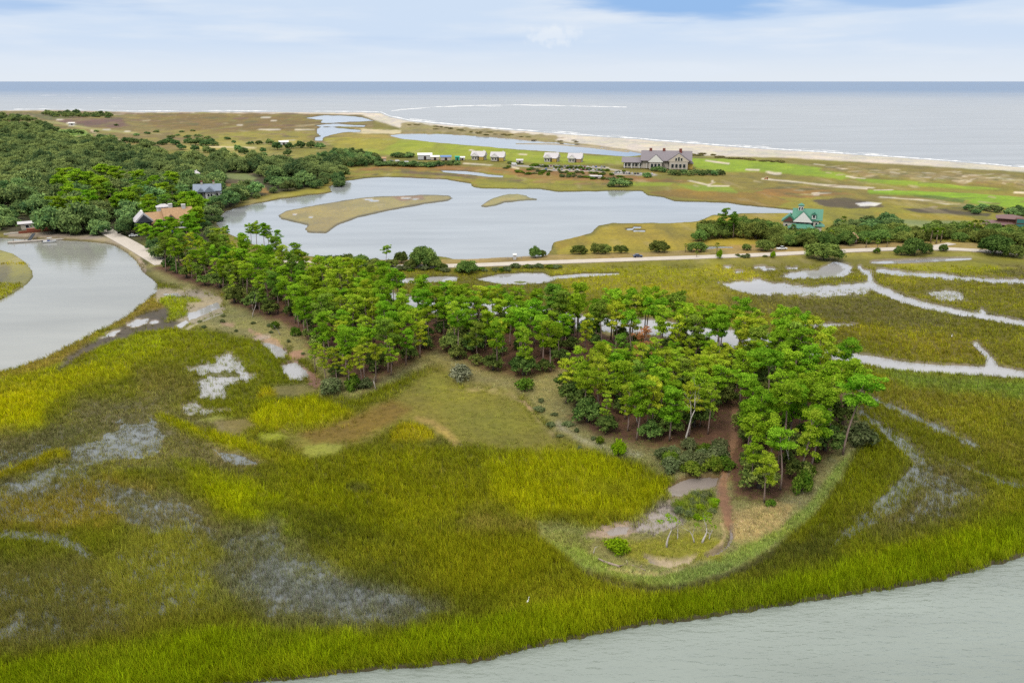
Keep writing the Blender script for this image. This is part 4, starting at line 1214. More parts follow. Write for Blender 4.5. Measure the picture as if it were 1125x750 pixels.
def pine_variant(seed, mat, H=16.0, base=.5, wide=3.4, nl=13, per=15, thin=.95, leaf=.25):
    r = np.random.default_rng(seed)
    mb = MB()
    bend = r.normal(0, .45, 2)
    tp = lambda f: Vector((bend[0] * f * f + .25 * math.sin(f * 5 + seed), bend[1] * f * f + .2 * math.sin(f * 4 + seed * 2), H * f))
    mb.tube([tp(f) for f in (0, .15, .35, .55, .75, .95)], [.27, .22, .19, .16, .12, .05], 6)
    cl = []
    az0 = r.uniform(0, 6.28)
    for i in range(nl):
        f = base + (.97 - base) * (i + r.uniform(-.4, .4)) / nl
        f = min(max(f, base), .96)
        q = (f - base) / (1 - base)
        out_ = wide * math.sqrt(max(.05, 1 - (q * .97) ** 2)) * r.uniform(.55, 1.12)
        if q < .3: out_ *= r.uniform(.45, 1)
        az = az0 + i * 2.4 + r.normal(0, .4)
        o = tp(f)
        e = o + Vector((math.cos(az) * out_, math.sin(az) * out_, r.uniform(.5, 1.6)))
        mid = o.lerp(e, .5) + Vector((0, 0, -.15))
        mb.tube([o, mid, e], [.09, .06, .03], 4, False)
        tint = r.uniform(.2, .8)
        for k in range(int(r.integers(2, 4))):
            s = r.uniform(.55, 1.05) * thin
            c = e + Vector((r.normal(0, .95), r.normal(0, .95), r.normal(.1, .4))) if k else e
            cl.append((tuple(c), (1.2 * s, 1.2 * s, .7 * s), tint + r.normal(0, .12)))
        if r.random() < .6:
            s = r.uniform(.6, .9) * thin
            e2 = o.lerp(e, .55) + Vector((r.normal(0, .5), r.normal(0, .5), .5))
            cl.append((tuple(e2), (1.0 * s, 1.0 * s, .6 * s), tint + r.normal(0, .1)))
    cl.append((tuple(tp(.97)), (1.2 * thin, 1.2 * thin, .95 * thin), .6))
    return mb.mesh('trunk', M['bark'], True), crown_mesh('crown', r, cl, mat, per, leaf)


def oak_variant(seed, mat, R=6.5, Hh=8.5, n=30, per=9, leaf=.5, bark='oakbark', trunk_h=2.2, rough=1.0):
    r = np.random.default_rng(seed)
    mb = MB()
    mb.tube([(0, 0, 0), (.1, .05, trunk_h * .6), (.2, 0, trunk_h)], [.5, .4, .38], 7)
    cl = []
    sx, sy = r.uniform(.85, 1.15, 2)
    for i in range(n):
        a = i * 2.39996 + r.normal(0, .25)
        q = (i + .5) / n
        el = math.asin(min(.98, q * .98))
        rr = r.uniform(.72, 1.04)
        x, y = math.cos(a) * math.cos(el) * R * rr * sx, math.sin(a) * math.cos(el) * R * rr * sy
        z = Hh * .33 + math.sin(el) * Hh * .58 * rr + r.normal(0, .3 * rough)
        s = R / 6.5 * r.uniform(1.3, 2.3)
        tint = r.uniform(.15, .85)
        cl.append(((x, y, z), (s, s, s * .72), tint))
        if i % 4 == 0:
            mb.tube([(.2, 0, trunk_h), (x * .5, y * .5, trunk_h + (z - trunk_h) * .6), (x * .9, y * .9, z - .3)], [.25, .16, .06], 5, False)
    for i in range(n // 4):
        a = r.uniform(0, 6.28)
        rr = R * r.uniform(.1, .6)
        s = R / 6.5 * r.uniform(1.5, 2.2)
        cl.append(((math.cos(a) * rr, math.sin(a) * rr, Hh * r.uniform(.45, .7)), (s, s, s * .8), r.uniform(.2, .8)))
    return mb.mesh('trunk', M[bark], True), crown_mesh('crown', r, cl, mat, per, leaf)


def shrub_variant(seed, mat, R=2.0, Hh=2.2, n=14, per=16, leaf=.26):
    r = np.random.default_rng(seed)
    mb = MB()
    cl = []
    for i in range(n):
        a = i * 2.4 + r.normal(0, .4)
        rr = R * math.sqrt((i + .5) / n) * r.uniform(.6, 1)
        z = Hh * (.25 + .55 * (1 - (rr / R) ** 2)) * r.uniform(.8, 1.15)
        s = R * r.uniform(.28, .46)
        cl.append(((math.cos(a) * rr, math.sin(a) * rr, z), (s, s, s * .8), r.uniform(.15, .85)))
        if i % 2 == 0:
            mb.tube([(r.normal(0, .15), r.normal(0, .15), -.1), (math.cos(a) * rr * .5, math.sin(a) * rr * .5, z * .5), (math.cos(a) * rr, math.sin(a) * rr, z)], [.06, .05, .02], 4, False)
    return mb.mesh('stem', M['oakbark'], True), crown_mesh('foliage', r, cl, mat, per, leaf)


def palm_variant(seed, H=4.5):
    r = np.random.default_rng(seed)
    mb = MB()
    mb.tube([(0, 0, 0), (.1, 0, H * .5), (.05, .1, H)], [.24, .2, .22], 7)
    V, Q, T = [], [], []
    for i in range(34):
        a = i * 2.4
        e = r.uniform(-.7, 1.35)
        d = Vector((math.cos(a) * math.cos(e), math.sin(a) * math.cos(e), math.sin(e)))
        o = Vector((.05, .1, H)) + d * .7
        side = d.cross(Vector((0, 0, 1)))
        side = side.normalized() if side.length > .01 else Vector((1, 0, 0))
        tt = r.uniform(.1, .9)
        for k in range(-3, 4):
            dirk = (d + side * k * .33).normalized()
            tip = o + dirk * r.uniform(.7, 1.0) + Vector((0, 0, -.25 * abs(k) / 3))
            wv = dirk.cross(d.cross(side)).normalized() * .09
            mid = o.lerp(tip, .55)
            b = len(V)
            V += [tuple(o), tuple(mid - wv), tuple(tip), tuple(mid + wv)]
            Q.append((b, b + 1, b + 2, b + 3))
            T += [tt] * 4
    T = np.array(T)
    return mb.mesh('trunk', M['palmtrunk'], True), np_mesh('fronds', np.array(V), np.array(Q), [M['palm']], np.stack([T, T, T], 1))


def snag_mesh(seed, H=8.0, spread=.5, lv=3, mat='deadwood', r0=.16):
    r = random.Random(seed)
    mb = MB()

    def grow(p, d, ln, rad, l):
        pts, rads = [p], [rad]
        q = p.copy()
        for i in range(4):
            d = (d + Vector((r.gauss(0, .16), r.gauss(0, .16), r.gauss(.04, .08)))).normalized()
            q = q + d * ln / 4
            pts.append(q.copy())
            rads.append(rad * (1 - .17 * (i + 1)))
        mb.tube(pts, rads, 5)
        if l > 0:
            for k in range(r.choice((2, 3, 3))):
                i = r.choice((2, 3, 4, 4))
                nd = (d + Vector((r.gauss(0, spread), r.gauss(0, spread), r.uniform(-.1, .4)))).normalized()
                grow(pts[i], nd, ln * r.uniform(.4, .65), rads[i] * .75, l - 1)
    grow(Vector((0, 0, -.1)), Vector((0, 0, 1)), H * .55, r0, lv)
    return mb.mesh('snag', M[mat], True)


PINE = [pine_variant(100 + i, M['pine'], base=b, wide=w_, nl=n_) for i, (b, w_, n_) in enumerate([(.48, 2.8, 14), (.52, 2.5, 13), (.58, 3.2, 12), (.42, 2.6, 16), (.64, 3.2, 11), (.53, 3.0, 13), (.38, 2.3, 16), (.6, 2.8, 11), (.46, 2.9, 13), (.5, 2.2, 15), (.66, 2.9, 9), (.44, 2.7, 12)])]
PINET = [pine_variant(180 + i, M['pine'], base=b, wide=3.3, nl=10) for i, b in enumerate((.64, .68, .62, .7))]
PINEY = [pine_variant(130 + i, M['pineyellow'], base=b, wide=2.3, nl=13, thin=.8, per=14) for i, b in enumerate((.35, .45, .4, .5, .55, .3))]
PINED = [pine_variant(150 + i, M['pinedark'], base=b, wide=2.7, nl=14) for i, b in enumerate((.35, .45, .5))]
PINEF = [pine_variant(160 + i, M['pine'], base=.45, wide=4.0, nl=12, per=6, leaf=.55, thin=1.2) for i in range(3)]
RUST = pine_variant(171, M['rust'], base=.5, wide=2.6, nl=9, per=7, thin=.85)
UMB = pine_variant(177, M['pineyellow'], base=.78, wide=4.2, nl=11, per=14)
OAK = [oak_variant(200 + i, M['oak'], rough=1.3) for i in range(5)]
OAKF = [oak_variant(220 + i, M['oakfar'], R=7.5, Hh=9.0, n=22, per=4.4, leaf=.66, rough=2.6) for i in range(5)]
OAKU = [oak_variant(240 + i, M['oak'], R=3.4, Hh=6.5, n=20, per=11, leaf=.36, trunk_h=2.0) for i in range(4)]
SHR = [shrub_variant(260 + i, M['shrub']) for i in range(4)]
SHG = [shrub_variant(270 + i, M['greyshrub'], R=2.2, Hh=2.2, n=16) for i in range(3)]
SHB = [shrub_variant(280 + i, M['brightshrub']) for i in range(3)]
SHD = [shrub_variant(295 + i, M['dune'], R=2.2, Hh=2.0, n=16) for i in range(2)]
SHS = [shrub_variant(290, M['silver'], R=2.4, Hh=2.6, n=18, per=9)]
PALM = [palm_variant(300 + i) for i in range(3)]


def plant(name, var, u, v, s=1.0, label=None, cat='tree', group=None, parts=('trunk', 'crown'), z=None, rz=None, loc=None, tilt=None):
    p = loc if loc is not None else G(u, v, 0)
    zz_ = float(grid_at(ZR, *np.array([px_of(p)]).T)[0]) if z is None else z
    o = empty(name, (p.x, p.y, zz_ - .05), PR.uniform(0, 6.28) if rz is None else rz, s)
    if tilt: o.rotation_euler = (tilt[0], tilt[1], 0)
    elif 'pine' in name: o.rotation_euler = (PR.gauss(0, .045), PR.gauss(0, .045), o.rotation_euler.z)
    tag(o, label, cat, group)
    for n_, me_ in zip(parts, var):
        link(n_, me_, o)
    return o


def px_of(p):
    f_ = p.y * CP - (0 - CAMH) * SP
    d_ = p.y * SP + (0 - CAMH) * CP
    return (562.5 + F * p.x / f_, 375 - F * d_ / f_)


PR = random.Random(77)
KEEP_OUT = []      # (point, radius)


def inpoly(u, v, poly):
    c = False
    n = len(poly)
    for i in range(n):
        ax, ay = poly[i]
        bx, by = poly[(i + 1) % n]
        if (ay > v) != (by > v) and u < (bx - ax) * (v - ay) / (by - ay) + ax: c = not c
    return c


def scatter(poly, spacing, seed, nmax=10 ** 6, taken=None, holes=()):
    r = random.Random(seed)
    W_ = [G(u, v) for u, v in poly]
    x0, x1 = min(p.x for p in W_), max(p.x for p in W_)
    y0, y1 = min(p.y for p in W_), max(p.y for p in W_)
    wp = [(p.x, p.y) for p in W_]
    hp = [[(G(u, v).x, G(u, v).y) for u, v in h] for h in holes]
    cell, got, gridd = spacing, [], {}
    for p in (taken or []):
        gridd.setdefault((int(p.x // cell), int(p.y // cell)), []).append(p)
    tries = int((x1 - x0) * (y1 - y0) / spacing ** 2 * 14) + 60
    for _ in range(tries):
        x, y = r.uniform(x0, x1), r.uniform(y0, y1)
        if not inpoly(x, y, wp) or any(inpoly(x, y, h) for h in hp): continue
        p = Vector((x, y, 0))
        ci, cj = int(x // cell), int(y // cell)
        if any((p - q).length < spacing for i in (-1, 0, 1) for j in (-1, 0, 1) for q in gridd.get((ci + i, cj + j), ())): continue
        if any((p - k).length < rad for k, rad in KEEP_OUT): continue
        gridd.setdefault((ci, cj), []).append(p)
        got.append(p)
        if len(got) >= nmax: break
    return got


# ------------------------------------------------------------------ buildings
def facing(u, v):
    p = G(u, v)
    return -math.atan2(p.x, p.y)


def thing(name, label, cat, u, v, z=1.0, turn=0.0, group=None):
    o = empty(name, G(u, v, 0) + Vector((0, 0, z)), facing(u, v) + turn)
    return tag(o, label, cat, group)


M['teal'] = surf('teal_metal_roof', alb(72, 152, 122), .5, .1, .6, .5)
M['cream'] = surf('cream_stucco', alb(240, 228, 208), .85, .08, .5)
M['white'] = surf('white_trim', alb(248, 246, 240, 1.3), .6, .05, 1)
M['dark'] = surf('dark_opening', alb(58, 42, 42), .6, .2, 1)
M['brownwall'] = surf('brown_siding', alb(120, 78, 66), .8, .15, 1)
M['greyroof'] = surf('grey_shingle', alb(158, 150, 156), .85, .12, .8)
M['stone'] = surf('pale_stone', alb(226, 216, 202), .85, .12, .8)
M['brick'] = surf('red_brick', alb(150, 82, 70), .85, .15, 1.5)
M['paleroof'] = surf('pale_metal_roof', alb(226, 220, 222), .5, .07, .6, .5)
M['yellow'] = surf('yellow_wall', alb(222, 190, 96), .8, .1, 1)
M['tan'] = surf('tan_shingle', alb(206, 166, 124), .85, .28, 1.2)
M['charcoal'] = surf('charcoal_siding', alb(70, 76, 86), .8, .15, 1)
M['bluegrey'] = surf('blue_grey_roof', alb(156, 170, 190), .6, .08, .8)
M['whitewall'] = surf('white_siding', alb(236, 236, 236), .75, .06, 1)
M['tarp'] = surf('blue_tarp', alb(40, 80, 200), .6, .1, 1)
M['mauve'] = surf('brown_slate_roof', alb(142, 110, 108), .8, .12, .8)
M['plank'] = surf('weathered_planks', alb(200, 190, 178), .85, .15, 2)
M['terra'] = surf('red_clay', alb(165, 92, 66), .9, .15, 1)
M['bluewhite'] = surf('blue_canvas', alb(130, 165, 220), .7, .08, 1)
M['tealbox'] = surf('teal_canvas', alb(40, 190, 160), .7, .08, 1)
M['tyre'] = surf('tyre_rubber', alb(35, 35, 37), .9, .1, 4)
gm, t = new_mat('window_glass')
out_to(t, principled(t, alb(70, 84, 96, .5), .08, .6))
M['glass'] = gm
gm, t = new_mat('teal_glass')
out_to(t, principled(t, alb(96, 165, 160, .8), .1, .6))
M['tealglass'] = gm


def windows(t, lst, mat='glass', frame='white'):
    """lst: (x, y of the wall face, z, width, height, axis) facing -y ('f') or +/-x ('l', 'r')"""
    for x, y, z, w_, h, ax in lst:
        a = MB()
        b = MB()
        if ax == 'f':
            a.box(x, y - .03, z, w_ + .3, .1, h + .3)
            b.box(x, y - .08, z + .15, w_, .06, h)
        else:
            s = -1 if ax == 'l' else 1
            a.box(x + s * .03, y, z, .1, w_ + .3, h + .3)
            b.box(x + s * .08, y, z + .15, .06, w_, h)
        fr = a.build('window', M[frame], t)
        b.build('pane', M[mat], fr)


# teal-roofed house
t = thing('beach_house', 'big house with teal green roofs and a white cupola rising above the roadside trees', 'house', 881, 259)
t.scale = (.82, .82, .98)
KEEP_OUT.append((G(881, 258), 12))
w_ = MB().box(1, 2, 0, 17, 13, 8.2).box(-8.5, -1, 0, 8, 9, 7.2).box(9.5, -2, 0, 4, 6, 5.2)
w_.build('wall', M['cream'], t)
rf = MB().gable(2, 2, 8.2, 19, 14.5, 5.4, 'x').build('roof', M['teal'], t)
MB().gable(-.5, -5, 7.6, 11.6, 7.2, 5.2, 'y', .3).build('gable_trim', M['white'], rf)
MB().gable(-.5, -4.8, 7.95, 12.4, 7.4, 5.3, 'y', .3).build('front_gable', M['teal'], t)
MB().gable(-.5, -8.47, 7.6, 9.0, .12, 3.7, 'y', .1).build('gable_opening', M['brownwall'], t)
MB().gable(-8.8, -1, 7.2, 10, 10.5, 3.6, 'y').build('wing_roof', M['teal'], t)
MB().gable(-8.8, -6.3, 7.2, 8, .12, 2.8, 'y', .1).build('gable_opening', M['brownwall'], t)
MB().hip(-1, -8.5, 4.4, 17, 6.5, 2.0, 3.0).build('porch_roof', M['teal'], t)
for k in range(6):
    MB().box(-8.6 + k * 3.0, -11.2, 0, .35, .35, 4.4).build('porch_post', M['white'], t)
MB().hip(10.2, -2, 5.2, 6, 7.5, 1.8, 2.2).build('side_roof', M['teal'], t)
cu = MB().box(-2.5, 2, 12.4, 3.0, 3.0, 3.0).build('cupola', M['white'], t)
MB().hip(-2.5, 2, 15.4, 4.0, 4.0, 1.2, 1.95).build('cupola_roof', M['teal'], cu)
for sx_ in (-.75, .75):
    MB().box(-2.5 + sx_, .48, 13.0, .9, .08, 1.6).build('louvre', M['dark'], cu)
dm = MB().box(6, -3.2, 9.2, 2.4, 4, 2.4).build('dormer', M['white'], t)
MB().gable(6, -3.4, 11.6, 3.2, 5, 1.2, 'y', .15).build('dormer_roof', M['teal'], dm)
windows(t, [(-10.3, -5.5, 3, 1.4, 2.6, 'f'), (-7.2, -5.5, 3, 1.4, 2.6, 'f'), (-3.5, -4.5, 4.8, 1.4, 2.2, 'f'), (-.5, -4.5, 4.8, 1.4, 2.2, 'f'), (2.5, -4.5, 4.8, 1.4, 2.2, 'f'), (5.5, -4.5, 4.8, 1.4, 2.2, 'f'), (8, -4.5, 4.8, 1.2, 2.2, 'f'), (9.5, -5, 1.8, 1.5, 2.0, 'f'), (6, -5.2, 9.6, 1.4, 1.4, 'f')])

# clubhouse
t = thing('clubhouse', 'long grey roofed clubhouse with pale front gables and brick chimneys beside the beach', 'clubhouse', 722, 186)
KEEP_OUT.append((G(722, 186), 40))
MB().box(8, 8, 0, 44, 20, 7).box(-20, 6, 0, 24, 13, 5).box(19.5, -3, 0, 17, 8, 7).build('wall', M['stone'], t)
rf = MB().gable(8, 8, 7, 48, 24, 8.6, 'x').build('roof', M['greyroof'], t)
for x, y in ((-7, 8), (5.5, 8), (21, 6)):
    MB().box(x, y, 13, 2.6, 1.8, 5.0).build('chimney', M['brick'], rf)
MB().gable(-20.5, 6, 5, 27, 16, 4.2, 'x').build('wing_roof', M['greyroof'], t)
MB().gable(-1.8, -5.5, 6.5, 13.4, 11, 6.3, 'y', .5).build('gable_trim', M['white'], t)
MB().gable(-1.8, -5.2, 7.0, 14.4, 11.2, 6.6, 'y', .3).build('front_gable', M['greyroof'], t)
MB().box(-1.8, -6, 0, 11.5, 9, 6.5).build('entrance_bay', M['stone'], t)
MB().gable(19.5, -6.9, 7.0, 19, .5, 7.0, 'y', .3).build('gable_wall', M['cream'], t)
MB().gable(19.5, -1.2, 7.3, 21.5, 11, 7.5, 'y', .4).build('front_gable', M['greyroof'], t)
MB().gable(29.5, 2, 5, 8, 12, 3.5, 'y').build('side_roof', M['greyroof'], t)
MB().box(29.5, 2, 0, 6.5, 10, 5).build('side_wing', M['yellow'], t)
windows(t, [(-30 + 3.4 * k, -.5, 1.2, 2.2, 2.8, 'f') for k in range(7)] + [(-5.0 + 3.2 * k, -10.5, 1, 2.2, 4.0, 'f') for k in range(3)] + [(14 + 3.6 * k, -7.2, 1.2, 2.2, 3.4, 'f') for k in range(4)] + [(17, -7.2, 7.6, 1.6, 2.6, 'f'), (19.5, -7.2, 7.6, 1.6, 3.4, 'f'), (22, -7.2, 7.6, 1.6, 2.6, 'f')], 'glass')
for k in range(4):
    MB().box(-31 + 7.0 * k, -2.8, 0, .5, .5, 4.6).build('column', M['white'], t)

# four cottages
for i, (u, v, lab, sc_) in enumerate([(526, 176.5, 'pale roofed cottage farthest from the clubhouse, first of the row', 1.0), (547, 177.5, 'pale roofed cottage second from the far end, with a yellow front corner', 1.0), (606, 178.5, 'pale roofed cottage behind the parked cars, third along the row', 1.0), (632, 179.2, 'pale roofed cottage nearest the clubhouse, with a tan end wall', 1.0)]):
    t = thing('cottage', lab, 'cottage', u, v, turn=.12 * (i % 2) - .3, group='cottages on the golf course')
    KEEP_OUT.append((G(u, v), 12))
    MB().box(0, 1, 0, 14, 9, 4.2).box(-2.5, -4.8, 0, 6, 5, 4.2).build('wall', M['stone'], t)
    MB().gable(0, 1, 4.2, 15.5, 11, 4.4, 'x').build('roof', M['paleroof'], t)
    MB().gable(-2.5, -4.6, 4.1, 7.4, 7.2, 3.3, 'y').build('front_gable', M['paleroof'], t)
    MB().gable(-2.5, -8.24, 4.1, 6, .1, 2.6, 'y', .2).build('gable_wall', M['white'], t)
    MB().box(4.4, -4.6, 0, 4.5, 2.5, 3.6).build('porch', M['tan' if i == 3 else 'yellow'], t)
    MB().gable(4.4, -4.6, 3.6, 5.2, 3.2, 1.0, 'x', .15).build('porch_roof', M['paleroof'], t)
    MB().box(5.2, 2.2, 6.6, 1.3, 1.1, 3.0).build('chimney', M['white'], t)
    windows(t, [(-4, -7.3, 1, 1.4, 2.0, 'f'), (-1, -7.3, 1, 1.4, 2.0, 'f'), (-7, 1, 1.2, 2, 1.8, 'l'), (7, 1, 1.2, 2, 1.8, 'r')])

# tan-roofed house under renovation
t = thing('tan_roofed_house', 'large tan shingle roofed house with a white gable and chimneys above the creek bend', 'house', 183, 257, turn=.15)
KEEP_OUT.append((G(183, 255), 17))
KEEP_OUT.append((G(176, 263), 13))
KEEP_OUT.append((G(194, 263), 13))
KEEP_OUT.append((G(183, 270), 12))
KEEP_OUT.append((G(163, 262), 10))
MB().box(2, 3, 0, 24, 12, 7).box(-11, -1, 0, 8, 9, 7.5).box(7, -4, 0, 11, 4, 4.2).build('wall', M['charcoal'], t)
rf = MB().gable(7.5, 3.5, 7, 16, 13.5, 5.3, 'x').build('roof', M['tan'], t)
MB().gable(-4.0, 4.5, 6.4, 10, 11, 4.2, 'x').build('link_roof', M['tan'], t)
MB().box(1.5, 9, 0, 6.5, 4.5, 12.6).build('rear_tower', M['whitewall'], t)
MB().hip(1.5, 9, 12.6, 7.4, 5.4, 1.4, 2.6).build('tower_roof', M['paleroof'], t)
for x, y, zt in ((4.5, 4.5, 14.4), (11.0, 3, 13.8)):
    ch = MB().box(x, y, 9.5, 1.9, 1.5, zt - 9.5).build('chimney', M['whitewall'], rf)
    MB().box(x, y, zt, 2.2, 1.8, .3).build('chimney_cap', M['white'], ch)
MB().gable(-11, -1, 7.5, 9.6, 10.5, 4.6, 'y').build('white_roof', M['paleroof'], t)
MB().gable(-11, -6.3, 7.2, 8.2, .14, 3.9, 'y', .2).build('gable_wall', M['charcoal'], t)
MB().hip(-11, 1, 12.0, 1.6, 1.6, .8, .7).build('roof_vent', M['white'], t)
MB().gable(2.5, -3.6, 7.6, 5.4, 5, 2.8, 'y').build('dormer', M['tan'], t)
MB().gable(2.5, -6.15, 7.5, 4.4, .12, 2.2, 'y', .15).build('dormer_wall', M['charcoal'], t)
MB().gable(11.5, -3, 7.0, 8, 6, 3, 'y').build('side_gable', M['tan'], t)
MB().gable(8.2, -4.6, 5.2, 5.6, 5, 3.0, 'y').build('front_gable', M['tan'], t)
MB().gable(8.2, -7.15, 5.1, 4.6, .12, 2.5, 'y', .15).build('gable_wall', M['whitewall'], t)
MB().box(-5.6, -4.2, 0, 4.6, 3.4, 6.2).build('entry_tower', M['brownwall'], t)
MB().gable(-5.2, -4, 6.2, 5, 6, 2.2, 'y').build('link_roof', M['tan'], t)
MB().box(-.5, -8, 4.2, 6, 3.6, .35).build('awning', M['whitewall'], t)
MB().box(8, -7.6, 2.9, 8.5, 3.2, .3).build('porch_slab', M['whitewall'], t)
for k in range(4):
    MB().box(-3.2 + k * 5.1, -9.0, 0, .3, .3, 2.9 if k > 1 else 4.2).build('porch_post', M['dark'], t)
MB().box(.8, -9.6, 1.2, 1.8, .2, 1.6).build('blue_tarpaulin', M['tarp'], t)
windows(t, [(-12.5, -5.5, 3.5, 1.3, 2.2, 'f'), (-9.5, -5.5, 3.5, 1.3, 2.2, 'f'), (-4, -3, 2, 1.6, 2.2, 'f'), (-.5, -3, 2, 1.6, 2.2, 'f'), (12.2, -3, 3.6, 1.4, 2.2, 'f'), (4.5, -6, 1.0, 1.4, 2, 'f'), (9.5, -6, 1.0, 1.4, 2, 'f')])

FRONT_OF_HOUSE = [(156, 266, .5), (164, 269, .6), (172, 270, .5), (186, 267, .62), (198, 268, .66), (207, 264, .72), (192, 262, .62), (179, 264, .6), (199, 274, .5), (181, 276, .5), (168, 277, .45), (213, 268, .6)]
# blue-grey house
t = thing('grey_house', 'blue grey roofed house with two red topped chimneys in the oak wood by the lagoon', 'house', 229, 219, turn=-.1)
KEEP_OUT.append((G(229, 218), 14))
KEEP_OUT.append((G(231, 222), 14))
KEEP_OUT.append((G(231, 227), 15))
KEEP_OUT.append((G(220, 222), 10))
KEEP_OUT.append((G(242, 222), 8))
MB().box(0, 2, 0, 17, 9, 5).box(2, -4, 0, 6, 5, 5).build('wall', M['whitewall'], t)
rf = MB().gable(0, 2, 5, 19, 11, 4.4, 'x').build('roof', M['bluegrey'], t)
for x in (-3.5, 4.5):
    ch = MB().box(x, 2, 8.0, 1.3, 1.1, 3.0).build('chimney', M['stone'], rf)
    MB().box(x, 2, 11.0, 1.4, 1.2, .9).build('chimney_pot', M['brick'], ch)
MB().gable(2, -4, 5, 7.2, 7, 3.4, 'y').build('front_gable', M['bluegrey'], t)
MB().gable(-4, -3.2, 4.8, 5.0, 6, 2.6, 'y').build('side_gable', M['bluegrey'], t)
MB().gable(-9.8, 0, 3.2, 4, 6, 1.6, 'y').build('lean_to_roof', M['bluegrey'], t)
MB().box(-9.6, 0, 0, 3.2, 5, 3.2).build('lean_to', M['whitewall'], t)
MB().hip(11, -1, 3.6, 5, 6, 1.4, 2.2).build('porch_roof', M['bluegrey'], t)
for yy in (-3.6, 1.6):
    MB().box(13, yy, 0, .3, .3, 3.6).build('porch_post', M['white'], t)
windows(t, [(-7, -2.5, 1.5, 1.3, 2, 'f'), (-4, -2.5, 1.5, 1.3, 2, 'f'), (1, -6.5, 1.5, 1.3, 2, 'f'), (3, -6.5, 1.5, 1.3, 2, 'f'), (6.5, -2.5, 1.5, 1.3, 2, 'f')])

# smaller roofs in the wood
for u, v, lab, sx_, hh, mt in [(214, 201, 'low white roofed building behind the blue grey house', 10, 6.5, 'paleroof'), (109, 242, 'small grey cabin roof poking from the oaks by the creek', 5, 5, 'paleroof'), (936, 269, 'small tan roofed gatehouse under the oaks beside the road', 5.5, 3.0, 'tan')]:
    t = thing('cabin', lab, 'cabin', u, v)
    KEEP_OUT.append((G(u, v), 6))
    MB().box(0, 0, 0, sx_ - 1, 5, hh).build('wall', M['brownwall' if mt == 'tan' else 'whitewall'], t)
    rf = MB().hip(0, 0, hh, sx_, 6, 2.2, 2.4).build('roof', M[mt], t)
    if mt == 'paleroof': MB().box(sx_ * .25, 0, hh + 1.2, .8, .8, 1.8).build('chimney', M['white'], rf)
    windows(t, [(-sx_ * .22, -2.5, .9, 1.0, 1.2, 'f'), (sx_ * .22, -2.5, .9, 1.0, 1.2, 'f')])

# modern house at the edge
t = thing('modern_house', 'modern brown house of stacked low roofs with a tall teal glass bay', 'house', 1107, 257, turn=.05)
KEEP_OUT.append((G(1107, 256), 15))
MB().box(-4, 2, 0, 14, 10, 4.4).box(2, 3, 0, 16, 10, 7.4).box(11, 2, 0, 8, 10, 8).build('wall', M['brownwall'], t)
MB().hip(-4.5, 0, 4.4, 17, 12, 1.5, 5).build('lower_roof', M['mauve'], t)
MB().hip(-.5, 3, 7.4, 13, 12, 1.6, 5).build('upper_roof', M['mauve'], t)
MB().hip(13, 3, 8.2, 12, 12, 1.6, 5).build('bay_roof', M['mauve'], t)
MB().box(4.6, -3, 0, 4.4, 6, 8.4).build('glass_bay_frame', M['brownwall'], t)
windows(t, [(4.6, -6, .8 + 2.6 * k, 3.6, 2.1, 'f') for k in range(3)] + [(11, -3, .8 + 2.6 * k, 3.6, 2.0, 'f') for k in range(3)], 'tealglass', 'brownwall')
windows(t, [(-8, -3, 1.2, 2.2, 2.0, 'f'), (-4.5, -3, 1.2, 2.2, 2.0, 'f'), (-1, -3, 1.2, 2.2, 2.0, 'f')], 'glass', 'brownwall')


# maintenance yard: sheds, tents, trucks
def shed(name, lab, cat, u, v, sx_, sy_, h, rh, wall, roof, axis='x', turn=0.0):
    t = thing(name, lab, cat, u, v, turn=turn)
    KEEP_OUT.append((G(u, v), max(sx_, sy_) * .6))
    MB().box(0, 0, 0, sx_, sy_, h).build('wall', M[wall], t)
    MB().gable(0, 0, h, sx_ + .8, sy_ + .8, rh, axis, .12).build('roof', M[roof], t)
    MB().box(0, -sy_ / 2 - .03, 0, min(2.6, sx_ * .3), .1, h * .75).build('door', M['dark'], t)
    return t


shed('marquee', 'long white marquee with a raised middle in the yard behind the oaks', 'tent', 467, 176, 15, 8, 4.5, 2.0, 'whitewall', 'white')
shed('marquee', 'low white marquee at the end of the long one in the yard', 'tent', 478, 176.5, 9, 6, 3.0, 1.4, 'cream', 'white')
shed('shed', 'long shed with a light blue roof beside the yard marquee', 'shed', 490, 177, 11, 6, 3.4, 1.5, 'stone', 'bluewhite')
shed('tent', 'small bright teal tent on the golf course edge', 'tent', 502.5, 177.2, 4.6, 4, 3.4, 1.0, 'tealbox', 'tealbox')
shed('tent', 'small white tent in front of the dark oak clump', 'tent', 379.5, 182, 3.6, 3.6, 2.4, 1.6, 'whitewall', 'white')
shed('shed', 'white end walled shed at the foot of the lagoon wood', 'shed', 363, 182.5, 5.2, 4.2, 3.0, 1.8, 'whitewall', 'white', 'y')
shed('shed', 'low tan roofed shed in the maintenance yard', 'shed', 420, 178, 8, 5, 2.6, 1.4, 'cream', 'tan')
shed('shed', 'white topped shed under the oaks at the yard fence', 'shed', 508, 176.8, 5, 4, 2.4, 1.2, 'stone', 'white')
shed('pavilion', 'pale walled pavilion between the second and third cottages', 'pavilion', 571, 180.5, 6.5, 5, 2.8, 1.4, 'cream', 'paleroof')
shed('shed', 'flat white shelter on the lagoon side of the parking lot', 'shed', 655, 197, 9, 4, 1.6, .6, 'stone', 'paleroof')
shed('pavilion', 'small white pavilion on the edge of the far reddish scrub', 'pavilion', 79, 138, 10, 6, 3.4, 1.4, 'whitewall', 'white')
shed('pavilion', 'white roofed pavilion in the far scrub behind the oak wood', 'pavilion', 312, 160, 12, 7, 3.6, 1.6, 'whitewall', 'white')


